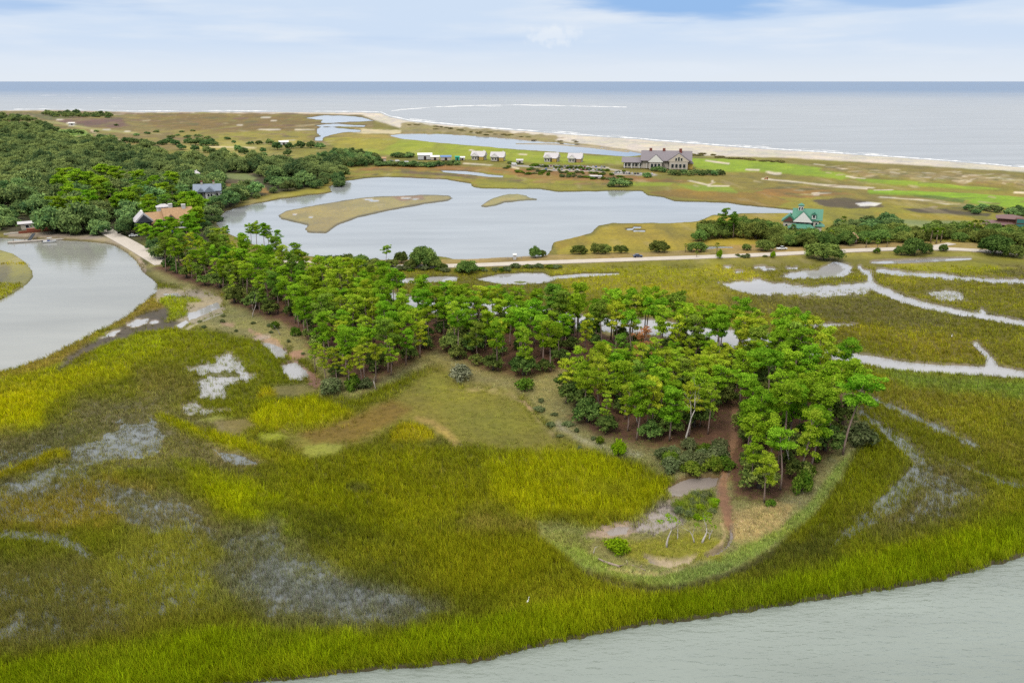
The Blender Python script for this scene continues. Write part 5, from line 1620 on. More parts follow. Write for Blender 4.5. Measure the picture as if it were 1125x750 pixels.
# ------------------------------------------------------------------ vehicles
def paint(name, rgb, k=1.0):
    m, t = new_mat(name)
    p = t.nodes.new('ShaderNodeBsdfPrincipled')
    p.inputs['Base Color'].default_value = (*alb(*rgb, k), 1)
    p.inputs['Roughness'].default_value = .35
    p.inputs['Coat Weight'].default_value = .5
    out_to(t, p.outputs[0])
    return m


PAINT = {'white': paint('white_paint', (245, 245, 245), 1.3), 'dark blue': paint('blue_paint', (44, 62, 110)), 'black': paint('black_paint', (40, 40, 44)), 'silver': paint('silver_paint', (190, 192, 198)), 'red': paint('red_paint', (170, 40, 40)), 'blue': paint('bright_blue_paint', (60, 100, 190)), 'orange': paint('orange_paint', (235, 130, 30))}


def profile_mesh(name, prof, wid, m, taper=.0):
    mb = MB()
    n = len(prof)
    zmax = max(p[1] for p in prof)
    f = lambda z: wid / 2 - taper * max(0, z - .9)
    vs = [(x, -f(z), z) for x, z in prof] + [(x, f(z), z) for x, z in prof]
    mb.add(vs, [tuple(range(n))[::-1], tuple(range(n, 2 * n))] + [(i, (i + 1) % n, n + (i + 1) % n, n + i) for i in range(n)])
    me = mb.mesh(name, m)
    bm2 = bmesh.new()
    bm2.from_mesh(me)
    bmesh.ops.recalc_face_normals(bm2, faces=bm2.faces[:])
    bmesh.ops.bevel(bm2, geom=bm2.edges[:], offset=.05, segments=1, affect='EDGES')
    bm2.to_mesh(me)
    bm2.free()
    return me


_car = {}


def car_meshes(col, kind):
    k = (col, kind)
    if k in _car: return _car[k]
    if kind == 'pickup':
        body = [(-2.6, .4), (2.6, .4), (2.65, .95), (1.4, 1.05), (1.35, 1.1), (-.75, 1.1), (-.8, 1.05), (-2.6, 1.05)]
        cab = [(-.7, 1.1), (1.3, 1.1), (.75, 1.75), (-.6, 1.78)]
    elif kind == 'van':
        body = [(-2.6, .4), (2.6, .4), (2.6, 1.1), (2.0, 1.3), (1.5, 2.3), (-2.6, 2.4)]
        cab = [(1.2, 1.35), (2.08, 1.25), (1.58, 2.1), (1.2, 2.15)]
    else:
        body = [(-2.2, .35), (2.2, .35), (2.25, .75), (1.1, .95), (-1.5, 1.0), (-2.25, .9)]
        cab = [(-1.75, .97), (1.05, .93), (.35, 1.45), (-1.2, 1.5)]
    mb = MB()
    for wx in (-1.45, 1.45):
        pass
    _car[k] = (profile_mesh('body', body, 1.85, PAINT[col], .02), profile_mesh('cabin', cab, 1.87 if kind == 'van' else 1.6, M['glass'], .2))
    return _car[k]


_wheel = MB().tube([(0, -.11, 0), (0, .11, 0)], [.36, .36], 12).mesh('wheel', M['tyre'])
_roof = {}


def vehicle(u, v, col, kind, lab, turn, group=None, z=None, name=None, wheels=True):
    p = G(u, v)
    zg = float(grid_at(ZR, np.array([u]), np.array([v]))[0]) if z is None else z
    o = empty(name or {'pickup': 'pickup_truck', 'van': 'box_van'}.get(kind, 'parked_car'), (p.x, p.y, zg), turn)
    tag(o, lab, {'pickup': 'truck', 'van': 'van'}.get(kind, 'car'), group)
    b, c = car_meshes(col, kind)
    link('body', b, o)
    cb = link('cabin', c, o)
    if (col, kind) not in _roof:
        q = {'pickup': (.07, 1.3, 1.77), 'car': (-.42, 1.4, 1.48), 'van': (-.5, 3.6, 2.42)}[kind]
        _roof[(col, kind)] = MB().box(q[0], 0, q[2], q[1], 1.3, .05).mesh('roof_panel', PAINT[col])
    link('roof_panel', _roof[(col, kind)], cb)
    if wheels:
        for wx in (-1.45, 1.45):
            for wy in (-.88, .88):
                wl_ = link('wheel', _wheel, o)
                wl_.location = (wx, wy, .36)
    return o


def road_turn(u, v, R=RP):
    p = G(u, v)
    i = min(range(len(R) - 1), key=lambda i: (R[i] - p).length)
    d = R[i + 1] - R[i]
    return math.atan2(d.y, d.x)


vehicle(858.5, 276.6, 'white', 'pickup', 'white pickup truck on the road shoulder below the teal roofed house', road_turn(858, 278), z=1.0)
vehicle(700.5, 285.2, 'dark blue', 'car', 'dark blue car driving along the causeway', road_turn(700, 284), z=1.2, name='moving_car')
vehicle(134, 258.5, 'black', 'car', 'black car parked at the road bend by the tan roofed house', .6, z=1.25)
vehicle(147, 262, 'white', 'car', 'white car half hidden by trees near the tan roofed house', .4, z=1.05)
vehicle(146, 250, 'white', 'van', 'white van parked beside the white gable of the tan roofed house', .3, z=1.0)
rc = random.Random(12)
cols = ['white', 'silver', 'dark blue', 'black', 'white', 'silver', 'blue', 'red', 'black']
for row, (u0, u1, v0, v1, n_) in enumerate([(593, 664, 183.2, 184.6, 24), (600, 660, 186.8, 188.2, 15), (676, 716, 191.2, 192.4, 14)]):
    for k in range(n_):
        if rc.random() < .12: continue
        f_ = k / (n_ - 1)
        col = rc.choice(cols)
        row_name = ['in the row nearest the cottages', 'in the lower row of the cottage parking lot', 'in the parking lot below the clubhouse'][row]
        vehicle(u0 + (u1 - u0) * f_, v0 + (v1 - v0) * f_, col, 'car', f'{col} car parked {row_name}', 1.5 + rc.uniform(-.1, .1), f'{col} cars {row_name}', z=.45, wheels=False)
for u, v, col, kd, lab in [(447, 180.8, 'white', 'van', 'white box van in front of the yard sheds'), (437, 179.5, 'white', 'van', 'white box van beside the tan roofed yard shed'), (454, 181.5, 'silver', 'van', 'silver box van nearest the lagoon in the yard'), (430, 178.5, 'blue', 'car', 'bright blue car in the maintenance yard'), (460, 180.5, 'dark blue', 'car', 'dark blue car at the end of the yard'),
                           (407, 175.5, 'blue', 'van', 'blue van on the bare ground behind the yard trees'), (466, 181.2, 'white', 'car', 'white car at the yard end, left of two'), (473, 180.8, 'white', 'car', 'white car below the low white marquee'), (480, 180.5, 'silver', 'car', 'silver car below the blue roofed shed'), (565, 182.5, 'white', 'van', 'white van by the pale walled pavilion')]:
    vehicle(u, v, col, kd, lab, rc.uniform(-.4, .4), z=.9)

# orange utility cart on the golf course
t = thing('utility_cart', 'orange utility cart standing on the sandy golf path', 'cart', 841.5, 198.6, z=1.0)
MB().box(0, 0, .45, 3.0, 1.5, .7).build('body', PAINT['orange'], t)
MB().box(.9, 0, 1.15, 1.0, 1.4, .5).build('seat', M['dark'], t)
MB().box(.3, 0, 2.1, 2.2, 1.6, .12).build('canopy', PAINT['orange'], t)
for sx_ in (-.7, 1.3):
    for sy_ in (-.7, .7):
        MB().tube([(sx_, sy_, 1.1), (sx_, sy_, 2.1)], [.05, .05], 5).build('post', M['dark'], t)
for wx in (-1, 1):
    for wy in (-.72, .72):
        o_ = link('wheel', _wheel, t)
        o_.location = (wx, wy, .36)

# ------------------------------------------------------------------ creek landing
t = thing('floating_dock', 'long pale floating dock with a gangway on the creek', 'dock', 46, 264.8, z=.0, turn=-.12)
MB().box(2, 0, .15, 31, 3.0, .5).box(-13, .8, .15, 5, 3.4, .45).build('deck', M['plank'], t)
for k in range(6):
    MB().tube([(-13 + k * 5.2, 1.5, -1), (-13 + k * 5.2, 1.5, 2.2)], [.16, .15], 7).build('piling', M['drift'], t)
gw_ = MB().add([(-6.6, 1, .65), (-5.0, 1, .65), (-3.4, 9, 2.6), (-5.0, 9, 2.6), (-6.6, 1, .9), (-5.0, 1, .9), (-3.4, 9, 2.85), (-5.0, 9, 2.85)], [(3, 2, 1, 0), (4, 5, 6, 7), (0, 1, 5, 4), (1, 2, 6, 5), (2, 3, 7, 6), (3, 0, 4, 7)])
gw_.build('gangway', M['charcoal'], t)
for sx_ in (0, 1.6):
    MB().tube([(-6.6 + sx_, 1, 1.8), (-5.0 + sx_, 9, 3.7)], [.06, .06], 5).build('handrail', M['charcoal'], t)
t = thing('motor_boat', 'small white motor boat with a blue seat and white canopy moored at the dock', 'boat', 54.5, 266.6, z=.0, turn=-.12)
mb = MB()
secs = []
for x, hw, zb, zt in ((-3, .95, .05, .95), (-1, 1.1, -.1, 1.0), (1, 1.0, -.1, 1.1), (2.3, .6, .1, 1.25), (3.2, .05, .6, 1.4)):
    secs.append([(x, -hw, zt), (x, -hw * .75, zb + .25), (x, 0, zb), (x, hw * .75, zb + .25), (x, hw, zt), (x, hw * .8, zt - .25), (x, -hw * .8, zt - .25)])
mb.add([p for s in secs for p in s], [(a * 7 + k, a * 7 + (k + 1) % 7, (a + 1) * 7 + (k + 1) % 7, (a + 1) * 7 + k) for a in range(4) for k in range(7)] + [tuple(range(7))[::-1], tuple(range(28, 35))])
mb.build('hull', PAINT['white'], t)
MB().box(-.3, 0, .7, 1.4, 1.2, .8).build('seat', PAINT['blue'], t)
MB().box(.2, 0, 2.5, 2.2, 1.6, .1).build('canopy', PAINT['white'], t)
for sx_ in (-.7, 1.1):
    for sy_ in (-.7, .7):
        MB().tube([(sx_, sy_, .8), (sx_, sy_, 2.5)], [.04, .04], 5).build('post', PAINT['silver'], t)
MB().box(-3.2, 0, .3, .5, .5, 1.2).build('outboard_motor', PAINT['black'], t)
t = thing('retaining_wall', 'stepped red clay retaining wall at the landing above the dock', 'wall', 36, 257.2, z=.6)
MB().box(2, 0, 0, 17, 1.2, 1.4).box(4, 2.2, 0, 13, 3.2, 2.2).build('lower_step', M['terra'], t)
MB().box(-10, .2, 0, 7, 1.0, 1.0).build('side_step', M['stone'], t)
t = thing('landing_house', 'long cream walled landing house behind the red retaining wall', 'house', 40, 253.6, z=1.0)
KEEP_OUT.append((G(40, 254), 14))
MB().box(0, 3, 0, 14, 5, 3.2).build('wall', M['cream'], t)
MB().gable(-1, 3, 3.2, 15, 6, 1.0, 'x', .2).build('roof', M['paleroof'], t)
windows(t, [(-4, .5, .8, 1.6, 1.6, 'f'), (0, .5, .8, 1.6, 1.6, 'f'), (4, .5, .8, 1.6, 1.6, 'f')])
for k, (u, v) in enumerate([(558, 287.3), (563, 287.0), (568, 286.7), (573, 286.5)]):
    o = MB().tube([(0, 0, -1.2), (0, 0, 1.9)], [.16, .14], 8).build('mooring_post', M['plank'])
    o.location = G(u, v - .3, 0)
    tag(o, 'short weathered post in the lagoon edge beside the causeway', 'post', 'posts at the lagoon edge')
t = thing('kiosk', 'small white kiosk beside the causeway at the lagoon edge', 'kiosk', 565.5, 287.4, z=1.0)
MB().box(0, 0, 0, 1.4, 1.2, 2.2).build('wall', M['whitewall'], t)
MB().gable(0, 0, 2.2, 1.8, 1.6, .6, 'x', .08).build('roof', M['white'], t)

# ------------------------------------------------------------------ peninsula pines
GROVES = [
    ('strip', [(176, 298), (186, 305), (210, 314), (245, 322), (256, 338), (285, 348), (318, 352), (345, 340), (400, 336), (418, 322), (404, 322), (350, 309), (320, 303), (290, 297), (258, 289), (240, 283), (214, 286), (190, 292)], 5.7, 'green pine in the wooded strip between the creek bend and the causeway', 1.0, .28, ()),
    ('knoll', [(318, 354), (345, 342), (400, 338), (425, 332), (440, 342), (470, 352), (480, 372), (470, 388), (440, 404), (430, 412), (395, 424), (372, 418), (352, 398), (338, 378)], 5.2, 'green pine in the rounded grove above the two mud pools', 1.0, .3, ()),
    ('middle', [(440, 346), (484, 350), (560, 352), (610, 358), (664, 372), (660, 392), (622, 395), (612, 412), (575, 420), (540, 412), (500, 398), (484, 384)], 5.2, 'green pine in the middle grove behind the short grass meadow', 1.0, .3, ()),
    ('back', [(640, 373), (720, 380), (800, 391), (860, 400), (900, 412), (928, 440), (905, 446), (850, 426), (800, 416), (740, 405), (668, 396), (660, 388)], 5.0, 'slender pine in the back row along the marsh channel', 1.1, .35, [(622, 396), (652, 394), (656, 410), (624, 416)]),
    ('near', [(618, 440), (640, 420), (668, 402), (740, 410), (800, 420), (796, 484), (760, 492), (720, 490), (690, 488), (655, 478), (630, 462)], 4.4, 'yellow green pine in the stand between the meadow and the red track', .85, .5, ()),
    ('end', [(800, 420), (850, 424), (902, 440), (932, 450), (926, 478), (910, 500), (886, 530), (858, 548), (830, 552), (814, 536), (810, 480)], 4.9, 'bright green pine in the stand beyond the red track', 1.05, .2, ()),
]
TRACK = [(790, 458), (816, 458), (820, 520), (812, 560), (788, 562), (786, 500)]
PINES_ALL = []
for gi, (nm, poly, spc, lab, hs, mixy, hole) in enumerate(GROVES):
    holes = [TRACK] + ([hole] if hole else [])
    pts = scatter(poly, spc, 500 + gi, taken=PINES_ALL, holes=holes)
    PINES_ALL += pts
    for p in pts:
        rr = PR.random()
        bank = PINEY if rr < mixy else (PINED if rr > .86 else PINE)
        if nm == 'end' and bank is PINED: bank = PINE
        if bank is PINE and PR.random() < (.75 if nm == 'back' else .2): bank = PINET
        s = hs * PR.choice((PR.uniform(.5, .8), PR.uniform(.7, .98), PR.uniform(.7, .95)))
        dk = 'dark ' if bank is PINED else ''
        if nm == 'near': dk = 'dark ' if bank is PINED else ('' if bank is PINEY else 'mid ')
        lb = {'': lab, 'dark ': lab.replace('yellow green', 'green').replace('green pine', 'deep green pine').replace('slender pine', 'deep green slender pine'), 'mid ': lab.replace('yellow green', 'mid green')}[dk]
        pu_, pv_ = px_of(p)
        if nm == 'near': s *= .86 if pv_ < 428 else 1.12
        if nm == 'end' and pv_ < 432: s *= .86
        if nm == 'back': s = PR.uniform(.85, 1.06)
        plant('pale_pine' if bank is PINEY else ('dark_pine' if bank is PINED else 'pine_tree'), PR.choice(bank), 0, 0, (s * PR.uniform(.9, 1.12), s * PR.uniform(.9, 1.12), s), lb, 'tree', f'{dk}pines of the {nm} grove', loc=p)
# dark oaks and shrubs beneath
UNDER = []
for gi, (nm, poly, spc, lab, hs, mixy, hole) in enumerate(GROVES):
    holes = [TRACK] + ([hole] if hole else [])
    pts = scatter(poly, {'back': 7.4, 'end': 6.2, 'near': 6.2, 'knoll': 7.4}.get(nm, 6.6), 600 + gi, taken=UNDER, holes=holes)
    UNDER += pts
    where = lab.split(' in the ')[-1]
    for p in pts:
        if nm == 'near' and px_of(p)[1] > 474 and PR.random() < .6: continue
        s = PR.uniform(.45, 1.0)
        plant('understory_oak', PR.choice(OAKU), 0, 0, (s * 1.1, s * 1.1, s), f'dark oak under pines of the {where}', 'tree', f'understory oaks of the {nm} grove', loc=p)
# named trees of the peninsula
for k, (u, v, s_) in enumerate([(358, 421, .62), (370, 428, .66), (384, 432, .6), (398, 430, .72), (414, 424, .7), (430, 416, .66), (446, 406, .68), (462, 397, .7), (347, 411, .55)]):
    plant('pine_tree', (PINEY + PINE)[k % 7], u, v, s_, 'lime green pine in the front rank of the rounded grove facing the meadow', 'tree', 'front rank of the rounded grove')
plant('rusty_pine', RUST, 706, 428, 1.0, 'pine with rusty orange needles among the green ones', 'tree')
plant('umbrella_pine', UMB, 775, 452, .82, 'flat topped umbrella pine with pale bare limbs near the red track', 'tree')
plant('leaning_pine', PINE[4], 926, 504, 1.15, 'tall leaning pine at the marsh edge standing apart from the stand', 'tree', tilt=(0, .1))
plant('leaning_pine', PINEY[1], 838, 558, .72, 'small pale pine at the tip of the stand by the straw bank', 'tree')
for k, (u, v, s) in enumerate([(276, 273, .72), (283, 273, .78), (291, 275, .8), (296, 274, .7), (307, 277, .64), (252, 266, .5)]):
    plant('lone_pine', PINE[(k * 3 + 2) % 8], u, v, s, 'thin tall pine standing out against the lagoon' if k < 5 else 'short lone pine at the lagoon corner below the tan roofed house', 'tree', 'pines outlined against the lagoon' if k < 5 else None)
plant('roadside_pine', PINE[4], 425, 296, .6, 'small umbrella shaped pine on the causeway in front of the lagoon', 'tree')


def snag(u, v, seed, H, lab, spread=.5, lv=3, r0=.16, name='dead_tree'):
    o = link(name, snag_mesh(seed, H, spread, lv, 'deadwood', r0))
    o.location = G(u, v, 0) + Vector((0, 0, float(grid_at(ZR, np.array([u]), np.array([v]))[0])))
    return tag(o, lab, 'dead tree')


snag(752, 494, 31, 15.5, 'tall bleached dead tree with spread arms among the near pines', .85, 4, .27)
snag(278, 351, 32, 9, 'bleached dead tree on the grass edge of the creek strip', .5, 3, .2)
snag(308, 371, 33, 5.5, 'short bleached dead trunk nearest the first mud pool', .3, 2, .18)
snag(258, 312, 34, 11, 'grey dead treetop showing among the strip pines', .7, 3, .18)
snag(700, 470, 36, 8, 'grey dead tree inside the near pine stand', .5, 3, .14)
snag(866, 520, 37, 9, 'leaning grey dead trunk in the stand beyond the red track', .4, 2, .15)
snag(56.5, 164, 38, 13, 'bare tan trunk standing in the far oak wood', .15, 1, .7)
snag(652, 613, 39, 2.2, 'twisted white stump on the grassy point', .9, 2, .12, 'stump')
snag(413, 430, 40, 5, 'white leaning dead stem in front of the rounded grove', .4, 2, .14)
# two pale barked little trees on the point
def point_tree(u, v, seed, H, lab, clumps):
    t = empty('salt_tree', G(u, v, 0) + Vector((0, 0, float(grid_at(ZR, np.array([u]), np.array([v]))[0]))))
    tag(t, lab, 'tree')
    link('trunk', snag_mesh(seed, H * 1.15, .8, 3, 'deadwood', .24), t)
    link('crown', crown_mesh('crown', np.random.default_rng(seed), [(c_, tuple(q * .72 for q in r_), t_) for c_, r_, t_ in clumps], M['brightshrub'], 8, .22), t)


point_tree(732, 606, 51, 5.6, 'small white trunked tree with a flat bright green top on the point', [((.6, 0, 5.6), (1.3, 1.2, .45), .6), ((-1.4, .2, 5.0), (.9, .8, .4), .4), ((1.6, .3, 5.0), (.7, .7, .35), .5), ((0, 1, 5.9), (.9, .9, .35), .7)])
point_tree(771, 601, 55, 4.6, 'pale forked tree with scattered leaves beside the track end', [((-1.2, 0, 3.6), (.8, .8, .6), .3), ((.9, .3, 4.2), (.9, .8, .6), .5), ((1.8, -.2, 3.3), (.7, .7, .5), .2), ((0, .8, 4.6), (.8, .8, .5), .6)])
snag(762, 601, 58, 4.6, 'bare pale little tree leaning beside the forked one', .9, 3, .15)
snag(744, 597, 59, 3.6, 'bare white stem between the flat topped tree and the forked one', .8, 2, .12)
snag(779, 598, 60, 4.2, 'bare pale little tree nearest the track end', .9, 3, .14)
for u, v, ln, an, lab in [(669, 619, 4.2, 2.6, 'grey driftwood log with root stubs on the point'), (699, 624, 3.4, -.55, 'slim white driftwood log lying on the grass')]:
    mb = MB()
    r_ = .24 if ln > 4 else .13
    mb.tube([(-ln / 2, 0, .15), (-ln / 6, .15, .25), (ln / 6, .1, .2), (ln / 2, -.1, .3)], [r_, r_ * .95, r_ * .8, r_ * .5], 7)
    mb.tube([(-ln / 2.2, 0, .2), (-ln / 2 - .3, .3, .8)], [r_ * .6, .04], 5)
    mb.tube([(-ln / 2.3, 0, .2), (-ln / 2 - .5, -.4, .45)], [r_ * .6, .04], 5)
    mb.tube([(ln / 6, .1, .25), (ln / 4, .5, .75)], [r_ * .5, .04], 5)
    o = mb.build('driftwood_log', M['drift'], None, True)
    o.location = G(u, v, .75)
    o.rotation_euler = (0, 0, an)
    tag(o, lab, 'log')

# shrubs ----------------------------------------------------------------------
sp = ('stem', 'foliage')
def bush(bank, u, v, wm, hm, lab, group=None, cat='shrub'):
    var = bank[int(u * 7 + v) % len(bank)]
    base_r = {id(SHR): 2.2, id(SHG): 2.4, id(SHB): 2.2, id(SHS): 2.6, id(SHD): 2.4}[id(bank)]
    base_h = {id(SHR): 2.4, id(SHG): 2.4, id(SHB): 2.4, id(SHS): 2.8, id(SHD): 2.2}[id(bank)]
    return plant('shrub', var, u, v, (wm / 2 / base_r, wm / 2 / base_r, hm / base_h), lab, cat, group, sp)


bush(SHS, 506, 420, 6.5, 4.2, 'silvery pale shrub on the edge of the meadow')
bush(SHG, 943, 492, 8.0, 4.8, 'big grey green shrub at the marsh edge below the leaning pine')
bush(SHB, 680, 503, 3.8, 3.4, 'round green bush in front of the near pine stand')
bush(SHR, 659, 492, 2.2, 2.0, 'small dark bush at the corner of the near pine stand')
bush(SHB, 678, 611, 4.6, 2.2, 'low bright green bush behind the driftwood on the point')
bush(SHR, 325, 372, 3.2, 3.0, 'round dark bush on the grass between the dead trees')
bush(SHR, 303, 364, 3.4, 2.6, 'low green bush beside the bleached dead tree')
bush(SHR, 576, 432, 5.5, 3.4, 'green bush at the foot of the middle grove')
bush(SHR, 388, 431, 5.0, 4.0, 'dark bush at the front of the rounded grove')
bush(SHG, 366, 434, 7.0, 3.6, 'grey green bush nearest the second mud pool')
bush(SHG, 402, 430, 4.5, 2.6, 'low grey bush on the sunny edge of the rounded grove')
bush(SHR, 880, 546, 4.2, 4.6, 'dark green bush on the straw bank of the point')
bush(SHR, 897, 514, 2.2, 2.0, 'small dark bush below the bright stand, upper of two')
bush(SHR, 889, 526, 2.4, 2.2, 'small dark bush below the bright stand, lower of two')
bush(SHR, 846, 560, 2.2, 1.2, 'low green bush under the small pale pine')
rs_ = random.Random(5)
for p in scatter([(725, 508), (750, 498), (792, 498), (795, 518), (770, 526), (735, 522)], 2.6, 91):
    u, v = px_of(p)
    bush(SHG if rs_.random() < .75 else SHR, u, v, rs_.uniform(3.2, 5), rs_.uniform(1.8, 3.2), 'shrub in the grey green thicket above the brown pool', 'thicket above the brown pool')
for p in scatter([(742, 560), (762, 548), (784, 547), (786, 562), (776, 574), (756, 576)], 1.7, 92):
    u, v = px_of(p)
    bush(SHG if rs_.random() < .6 else SHB, u, v, rs_.uniform(1.6, 2.6), rs_.uniform(.7, 1.3), 'low marsh elder clump inside the bend of the red track', 'low clumps inside the track bend')
for p in scatter([(205, 361), (245, 347), (300, 362), (345, 396), (330, 392), (290, 372), (240, 366)], 7, 93):
    u, v = px_of(p)
    bush(SHG, u, v, rs_.uniform(1.2, 2.2), rs_.uniform(.6, 1.1), 'low scrub tuft on the dry grass above the mud pools', 'scrub on the dry grass')
for p in scatter([(590, 440), (625, 470), (660, 492), (640, 498), (605, 475), (585, 455)], 4, 94):
    u, v = px_of(p)
    bush(SHG, u, v, rs_.uniform(1.0, 3.0), rs_.uniform(.4, 1.2), 'scrub clump along the wrack line by the near pine stand', 'scrub along the wrack line')

# ------------------------------------------------------------------ causeway and right-hand woods
def oak(bank, u, v, wm, hm, lab, group=None, cat='tree', name=None):
    name = name or ('live_oak' if bank is OAK else 'forest_oak')
    if 'lagoon shore' in lab: name = 'shore_oak'
    elif 'fringe' in lab or 'plain' in lab or 'scrub' in lab or 'belt' in lab or 'clump' in lab or 'hedge' in lab or 'hill' in lab or 'planted' in lab: name = 'scrub_oak'
    var = bank[int(u * 3 + v) % len(bank)]
    R_, H_ = {id(OAK): (8.0, 9.6), id(OAKF): (9.4, 10.6), id(OAKU): (4.3, 7.2)}[id(bank)]
    return plant(name, var, u, v, (wm / 2 / R_, wm / 2 / R_, hm / H_), lab, cat, group)


oak(OAK, 466, 295, 13, 9.5, 'broad grey green oak on the causeway, largest before the lagoon')
oak(OAK, 441, 291, 6.5, 5.5, 'round bright oak beside the small umbrella shaped pine')
for u, v, w_, h in [(372, 295, 7, 5.5), (383, 296, 8, 6.5), (396, 297, 9, 6.5), (410, 297, 8, 5), (352, 293, 6, 4.5), (420, 297, 6, 4), (431, 296, 6, 4), (452, 297, 7, 4.5), (478, 297, 7, 4.5), (362, 294, 7, 5), (488, 298, 4, 3)]:
    oak(OAK, u, v, w_, h, 'oak in the dark clump at the near end of the causeway', 'oaks at the near end of the causeway')
oak(OAK, 513, 301, 9.5, 6, 'round green oak alone on the marsh side of the causeway')
oak(OAK, 588, 285, 6, 5.5, 'dark oak at the tip of the golden marsh by the causeway')
oak(OAK, 596, 284, 4, 3.6, 'smaller oak tucked beside the dark one at the marsh tip')
oak(OAK, 636, 280.5, 8, 5, 'grey green oak on the golden marsh, first of the causeway row')
oak(OAK, 657, 280, 8.5, 5.6, 'dark green oak in the middle of the golden marsh row')
oak(OAK, 665, 280, 6, 5, 'second dark green oak touching its neighbour on the golden marsh')
oak(OAK, 682, 280, 7, 4.2, 'low grey oak at the end of the golden marsh row')
oak(OAK, 724, 278.5, 10, 6.2, 'very dark oak alone on the golden marsh by the road')
oak(OAK, 765, 278, 9.5, 5, 'dark bushy oak behind the two little palms')
oak(OAK, 840, 277.5, 10, 6, 'olive green bushy oak beside the white pickup')
oak(OAK, 905, 286, 16.5, 8.5, 'huge round oak on the marsh side of the road')
oak(OAK, 1004, 281, 11, 9, 'grey green oak on the marsh side of the road near the driveway')
oak(OAK, 990, 281, 7, 5, 'darker low oak left of the grey green roadside one')
oak(OAK, 1017, 279, 6.5, 5.5, 'small dark oak on the driveway side of the grey green one')
oak(OAK, 1036, 278, 4.2, 4, 'little oak at the driveway mouth')
oak(OAK, 1092, 281, 16, 10, 'broad oak at the road below the modern house')
oak(OAK, 1113, 284, 9, 6.5, 'brownish oak beside the broad one below the modern house')
oak(OAK, 820, 277, 5, 3.4, 'small grey oak by the little roadside pool')
bush(SHB, 849, 284.5, 2.6, 3.0, 'small bright bush on the marsh edge of the road')
bush(SHB, 790, 286, 3.0, 4.0, 'upright green bush beside the road and pool')
bush(SHR, 963, 279.5, 3.4, 2.6, 'round bush under the roadside palms')
for k, (u, v, s, lab) in enumerate([(753, 279, .75, 'little palm beside the dark bushy oak, first of two'), (766, 280.5, .7, 'little palm in front of the dark bushy oak'), (787, 281, .95, 'taller palm beside the roadside pool'), (765, 285, .6, 'tiny palm on the marsh edge of the road'), (951, 274.5, .9, 'palm on the road lawn near the tan gatehouse'), (963, 277, .95, 'palm in the middle of the road lawn row'), (974, 273.5, .85, 'palm at the far end of the road lawn row')]):
    plant('palmetto', PALM[k % 3], u, v, s, lab, 'palm', None, ('trunk', 'fronds'))
for k, (u, v, s) in enumerate([(1028, 270, 1.5), (1022, 269, 1.4), (1033, 268, 1.3), (1063, 262, 1.5), (1068, 261, 1.6), (1075, 260, 1.5), (1082, 259, 1.4), (1012, 266, 1.3), (925, 254, 1.4), (912, 268, 1.2), (870, 262, 1.3)]):
    plant('tall_palmetto', PALM[k % 3], u, v, s, 'tall palm among the dark oaks behind the road', 'palm', 'tall palms in the roadside wood', ('trunk', 'fronds'))
WR = [('the wood beside the teal roofed house', [(768, 266), (790, 262), (830, 264), (862, 268), (862, 258), (830, 256), (800, 254), (778, 258)], 6.5, 11, 8.5, OAK),
      ('the thicket in front of the teal roofed house', [(850, 272), (900, 273), (930, 272), (928, 266), (895, 264), (866, 265)], 6.2, 10, 6.5, OAK),
      ('the oak belt behind the roadside palms', [(930, 270), (985, 269), (1018, 268), (1015, 262), (960, 258), (915, 258), (910, 264)], 6.8, 11, 7.5, OAK),
      ('the back thicket beyond the tan gatehouse', [(922, 250), (950, 246), (985, 247), (985, 253), (945, 255), (925, 256)], 7.5, 11, 5.5, OAKF),
      ('the wood in front of the modern house', [(1040, 266), (1062, 269), (1090, 272), (1128, 274), (1130, 262), (1090, 260), (1062, 256), (1040, 255), (1020, 256), (1024, 263)], 6.5, 10, 7, OAK),
      ('the scrub belt under the golf green', [(1060, 231), (1085, 230), (1095, 234), (1068, 236)], 7, 9, 4.0, OAKF),
      ('the scrub belt behind the modern house', [(1103, 234), (1130, 234), (1130, 239), (1110, 238)], 6, 8, 4.5, OAKF)]
for k, (nm, poly, spc, wd, hh, bank) in enumerate(WR):
    for p in scatter(poly, spc, 700 + k):
        u, v = px_of(p)
        s = rs_.uniform(.75, 1.2)
        oak(bank, u, v, wd * s, hh * s * rs_.uniform(.9, 1.1), f'dark oak in {nm}', f'oaks of {nm}')
plant('tall_pine', PINED[1], 792, 263, .95, 'tall dark pine with a flat top above the roadside wood', 'tree')
plant('tall_pine', PINED[2], 805, 263, .85, 'rounder green pine beside the flat topped one in the roadside wood', 'tree')
oak(OAK, 1118, 268, 8, 7, 'yellow lit oak at the edge below the glass bay', None)
for k in range(30):
    u = 380 + k * 8.2 + rs_.uniform(-4, 4)
    v = 297.5 + (1.6 if u < 560 else -1.5 - (u - 560) * .01) + rs_.uniform(-.8, .8)
    bush(SHG if k % 3 else SHR, u, v, rs_.uniform(2.5, 5), rs_.uniform(1.0, 2.2), 'low scrub bush along the marsh side of the causeway', 'scrub along the causeway')
for k in range(12):
    bush(SHG, 800 + rs_.uniform(0, 45), 284 + rs_.uniform(-1, 1.2), rs_.uniform(1.5, 3), rs_.uniform(.7, 1.4), 'grey weed clump below the road near the pickup', 'weed clumps below the road')

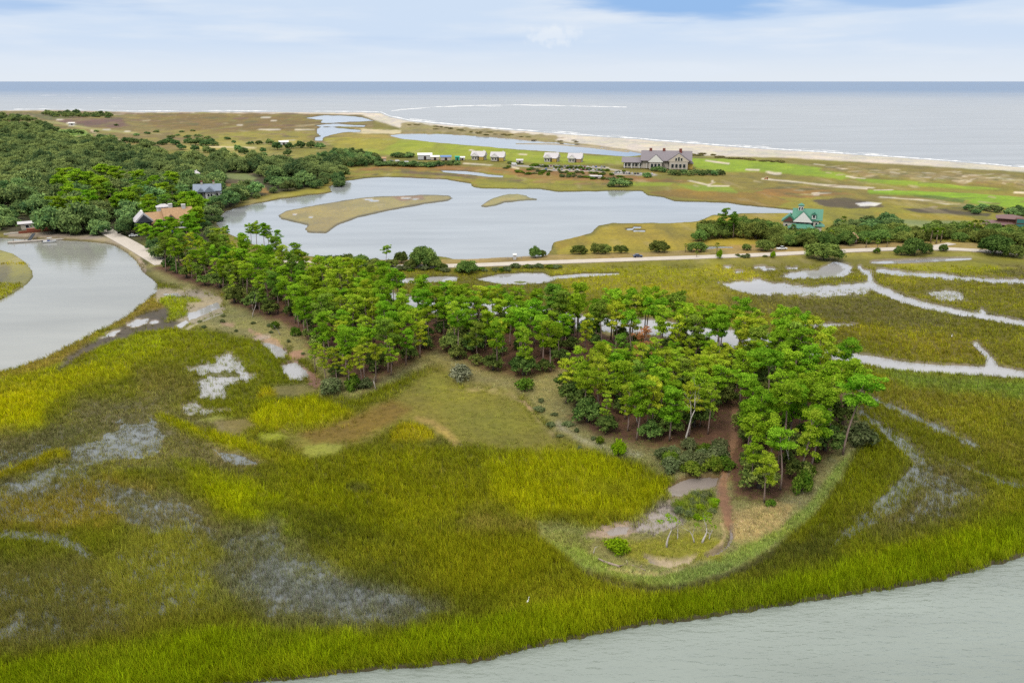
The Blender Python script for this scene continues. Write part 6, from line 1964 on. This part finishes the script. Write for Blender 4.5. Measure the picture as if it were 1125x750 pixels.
# ------------------------------------------------------------------ mainland oak wood
WOOD = [(-30, 262), (100, 266), (128, 262), (160, 282), (180, 288), (200, 272), (236, 262), (240, 242), (256, 226), (300, 214), (350, 208), (374, 206), (372, 192), (350, 184), (300, 182), (252, 182), (232, 180), (180, 174), (130, 164), (72, 156), (0, 156), (-30, 156)]
HOLES = [[(236, 190), (292, 192), (300, 216), (262, 214), (240, 206)], [(0, 190), (18, 194), (24, 208), (6, 207)], [(170, 172), (196, 173), (206, 182), (184, 182)], [(108, 248), (125, 250), (170, 276), (182, 290), (160, 288), (118, 264)], [(-30, 256), (104, 259), (130, 263), (130, 270), (-30, 268)], [(14, 246), (60, 246), (60, 262), (14, 262)]]
near_pines = scatter([(62, 232), (118, 222), (170, 222), (205, 232), (232, 250), (222, 268), (196, 276), (150, 246), (100, 248), (66, 246)], 15, 801, 28, holes=HOLES)
for p in near_pines:
    s = PR.uniform(.85, 1.1)
    plant('pine_tree', PR.choice(PINEF + PINED[:1]), 0, 0, (s * 1.15, s * 1.15, s), 'bright green pine standing among the mainland oaks by the creek', 'tree', 'pines among the mainland oaks', loc=p)
far_pines = scatter([(60, 212), (90, 205), (160, 205), (200, 212), (210, 222), (150, 220), (70, 222)], 22, 802, 10, holes=HOLES)
for p in far_pines:
    s = PR.uniform(.85, 1.05)
    plant('forest_pine', PR.choice(PINEF), 0, 0, (s * 1.3, s * 1.3, s), 'bright green pine crown deep in the mainland wood', 'tree', 'pines deep in the mainland wood', loc=p)
for k, (u, v, s) in enumerate(FRONT_OF_HOUSE):
    plant('pine_tree', (PINEF + PINE)[k % 6], u, v, (s * 1.25, s * 1.25, s), 'low bushy pine screening the front of the tan shingle roofed house', 'tree', 'pines screening the tan roofed house')
pts = scatter(WOOD, 11.0, 803, holes=HOLES, taken=near_pines)
pts += scatter([(-40, 138), (30, 139), (56, 143), (58, 152), (40, 157), (-40, 157)], 17, 804)
pts += scatter([(-40, 131.5), (20, 131), (44, 133), (20, 135), (-40, 135)], 20, 805)
pts += scatter([(50, 126), (120, 127.5), (122, 130), (60, 129.5)], 20, 806)
pts.sort(key=lambda p: p.length)
NEAR_OAKS = 175
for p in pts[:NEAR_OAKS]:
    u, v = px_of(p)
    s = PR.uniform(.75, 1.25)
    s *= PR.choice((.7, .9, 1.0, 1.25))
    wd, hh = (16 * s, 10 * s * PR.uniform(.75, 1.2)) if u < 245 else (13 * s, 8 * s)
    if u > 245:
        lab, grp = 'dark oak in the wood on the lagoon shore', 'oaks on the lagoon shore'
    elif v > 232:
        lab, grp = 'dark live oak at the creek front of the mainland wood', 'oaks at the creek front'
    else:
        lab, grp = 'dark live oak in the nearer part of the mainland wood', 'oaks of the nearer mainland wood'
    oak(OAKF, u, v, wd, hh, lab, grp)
# the rest of the wood reads as one canopy
rw = np.random.default_rng(9)
BV, BT = [], []
srcs = []
for tr_, cr_ in OAKF:
    n_ = len(cr_.vertices)
    a_ = np.empty(n_ * 3, np.float32)
    cr_.vertices.foreach_get('co', a_)
    c_ = np.empty(n_ * 4, np.float32)
    cr_.attributes['col'].data.foreach_get('color', c_)
    srcs.append((a_.reshape(-1, 3), c_.reshape(-1, 4)[:, 0]))
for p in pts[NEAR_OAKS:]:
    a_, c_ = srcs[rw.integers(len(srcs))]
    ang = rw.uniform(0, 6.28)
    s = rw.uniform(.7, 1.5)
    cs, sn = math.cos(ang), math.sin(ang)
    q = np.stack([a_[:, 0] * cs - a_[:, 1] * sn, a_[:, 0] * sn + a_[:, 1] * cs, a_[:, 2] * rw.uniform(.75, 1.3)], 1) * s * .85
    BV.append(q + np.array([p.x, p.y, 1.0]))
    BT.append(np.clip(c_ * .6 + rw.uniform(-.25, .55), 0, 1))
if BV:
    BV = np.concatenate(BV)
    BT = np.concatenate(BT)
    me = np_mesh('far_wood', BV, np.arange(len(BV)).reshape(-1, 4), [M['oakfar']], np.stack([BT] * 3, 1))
    tag(link('far_wood', me), 'dense dark oak canopy of the far mainland wood', 'wood', kind='stuff')
print('TREES', len(PINES_ALL), len(UNDER), len(pts))
# scattered oaks on the far plain
FAR = [(275, 160, 10, 5), (285, 159.5, 11, 5.5), (297, 160, 13, 8), (305, 165, 14, 10), (318, 164, 12, 8), (330, 163, 13, 9), (342, 163, 14, 9), (316, 172, 12, 8), (268, 170, 13, 8), (289, 168, 9, 6), (352, 164, 12, 8), (290, 172, 8, 4.5),
       (45, 145, 20, 8), (60, 145, 22, 8), (72, 149, 24, 9), (86, 148, 22, 8), (106, 146, 10, 4), (113, 155, 22, 9), (122, 156, 20, 8), (140, 157, 16, 7), (148, 158, 16, 7), (30, 142, 22, 8), (12, 144, 22, 9), (128, 139, 9, 4), (15, 131.5, 20, 7), (30, 130, 16, 6), (38, 132, 14, 5), (14, 127.5, 14, 5), (60, 128, 24, 6), (75, 128, 22, 5), (90, 129, 22, 6), (105, 129, 24, 6), (118, 130, 14, 4), (50, 126, 22, 5), (80, 124.5, 20, 4),
       (207, 158, 16, 7), (215, 160, 18, 8), (226, 161, 18, 8), (236, 161, 14, 6), (200, 146, 10, 3), (212, 145, 10, 3), (195, 150, 10, 3), (185, 157, 18, 6), (178, 160, 16, 6), (166, 161, 16, 6), (158, 157, 14, 5), (193, 160, 16, 7), (220, 157, 16, 7), (231, 158.5, 16, 7), (150, 150, 12, 4), (162, 148, 12, 4), (172, 146, 12, 4), (188, 152, 14, 4), (206, 152, 14, 4), (218, 151, 12, 4), (228, 153, 12, 4), (250, 154, 12, 4), (244, 176, 14, 8), (228, 168, 14, 8), (214, 166, 12, 7), (200, 165, 14, 7), (262, 166, 12, 7), (236, 172, 14, 9), (246, 170, 12, 8), (257, 158, 7, 4)]
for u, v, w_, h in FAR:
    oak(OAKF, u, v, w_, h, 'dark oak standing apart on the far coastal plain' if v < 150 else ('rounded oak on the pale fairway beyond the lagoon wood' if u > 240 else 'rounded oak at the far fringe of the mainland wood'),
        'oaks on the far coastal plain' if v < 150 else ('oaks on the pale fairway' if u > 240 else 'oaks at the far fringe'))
YARD = [([(372, 182), (400, 178), (412, 176), (420, 180), (400, 184), (385, 185)], 'the dark oak clump above the lagoon'), ([(350, 178), (372, 170), (392, 170), (410, 176), (392, 180), (365, 184)], 'the oak hill behind the lagoon wood'), ([(433, 172), (452, 172), (453, 174), (434, 174)], 'the hedge behind the maintenance yard'),
        ([(408, 183), (440, 183.5), (470, 185), (505, 182), (500, 180), (470, 182), (430, 181.5)], 'the tree belt between the yard and the lagoon'), ([(455, 183), (475, 182), (470, 185)], 'the tree belt in front of the marquees')]
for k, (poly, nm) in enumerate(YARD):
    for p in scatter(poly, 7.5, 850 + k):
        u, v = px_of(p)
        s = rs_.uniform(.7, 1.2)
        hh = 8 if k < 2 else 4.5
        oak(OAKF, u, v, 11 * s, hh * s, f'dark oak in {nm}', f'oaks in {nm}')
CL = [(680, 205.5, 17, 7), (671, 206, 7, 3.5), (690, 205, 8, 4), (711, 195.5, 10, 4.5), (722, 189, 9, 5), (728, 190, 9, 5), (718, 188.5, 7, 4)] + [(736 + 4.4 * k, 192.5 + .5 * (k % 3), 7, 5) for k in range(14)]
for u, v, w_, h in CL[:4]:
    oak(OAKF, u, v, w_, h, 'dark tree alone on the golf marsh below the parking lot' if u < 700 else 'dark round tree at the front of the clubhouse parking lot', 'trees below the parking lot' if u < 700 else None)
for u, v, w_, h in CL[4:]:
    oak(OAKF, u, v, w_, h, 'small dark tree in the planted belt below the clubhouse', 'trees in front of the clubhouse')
for k in range(90):
    u = 555 + rs_.uniform(0, 140)
    v = 180 + (u - 555) * .075 + rs_.choice((0, .8, 4.5, 6, 8, 9, 10)) + rs_.uniform(-.5, .5)
    bush(SHR if rs_.random() < .7 else SHG, u, v, rs_.uniform(3, 8), rs_.uniform(1.2, 2.6), 'low dark bush in the plantings around the parking lot', 'plantings around the parking lot')
for k in range(60):
    u = rs_.uniform(445, 640) if k < 34 else rs_.uniform(735, 860)
    v = (137.5 + (u - 440) * .103 + rs_.uniform(-2, 2.5)) if k < 34 else (167 + (u - 735) * .085 + rs_.uniform(0, 3))
    bush(SHD, u, v, rs_.uniform(5, 12), rs_.uniform(.8, 1.6), 'low dune bush on the pale sand behind the beach', 'dune bushes behind the beach')

# ------------------------------------------------------------------ egrets
for u, v, lab in [(1045, 373, 'white egret standing in the marsh near the channel fork'), (580, 667, 'white egret standing in the tall cordgrass near the river')]:
    t = empty('egret', G(u, v, 0) + Vector((0, 0, .5)), 1.0)
    tag(t, lab, 'bird')
    mb = MB()
    mb.tube([(-.38, 0, .62), (-.2, 0, .7), (0, 0, .78), (.16, 0, .84), (.24, 0, .98), (.18, 0, 1.14), (.24, 0, 1.28), (.32, 0, 1.3), (.48, 0, 1.27)], [.03, .11, .15, .1, .05, .04, .045, .05, .008], 8)
    mb.build('body', PAINT['white'], t, True)
    for sy_ in (-.06, .06):
        MB().tube([(0, sy_, .7), (-.03, sy_, .35), (.0, sy_, -.3)], [.03, .018, .016], 5).build('leg', M['tyre'], t)
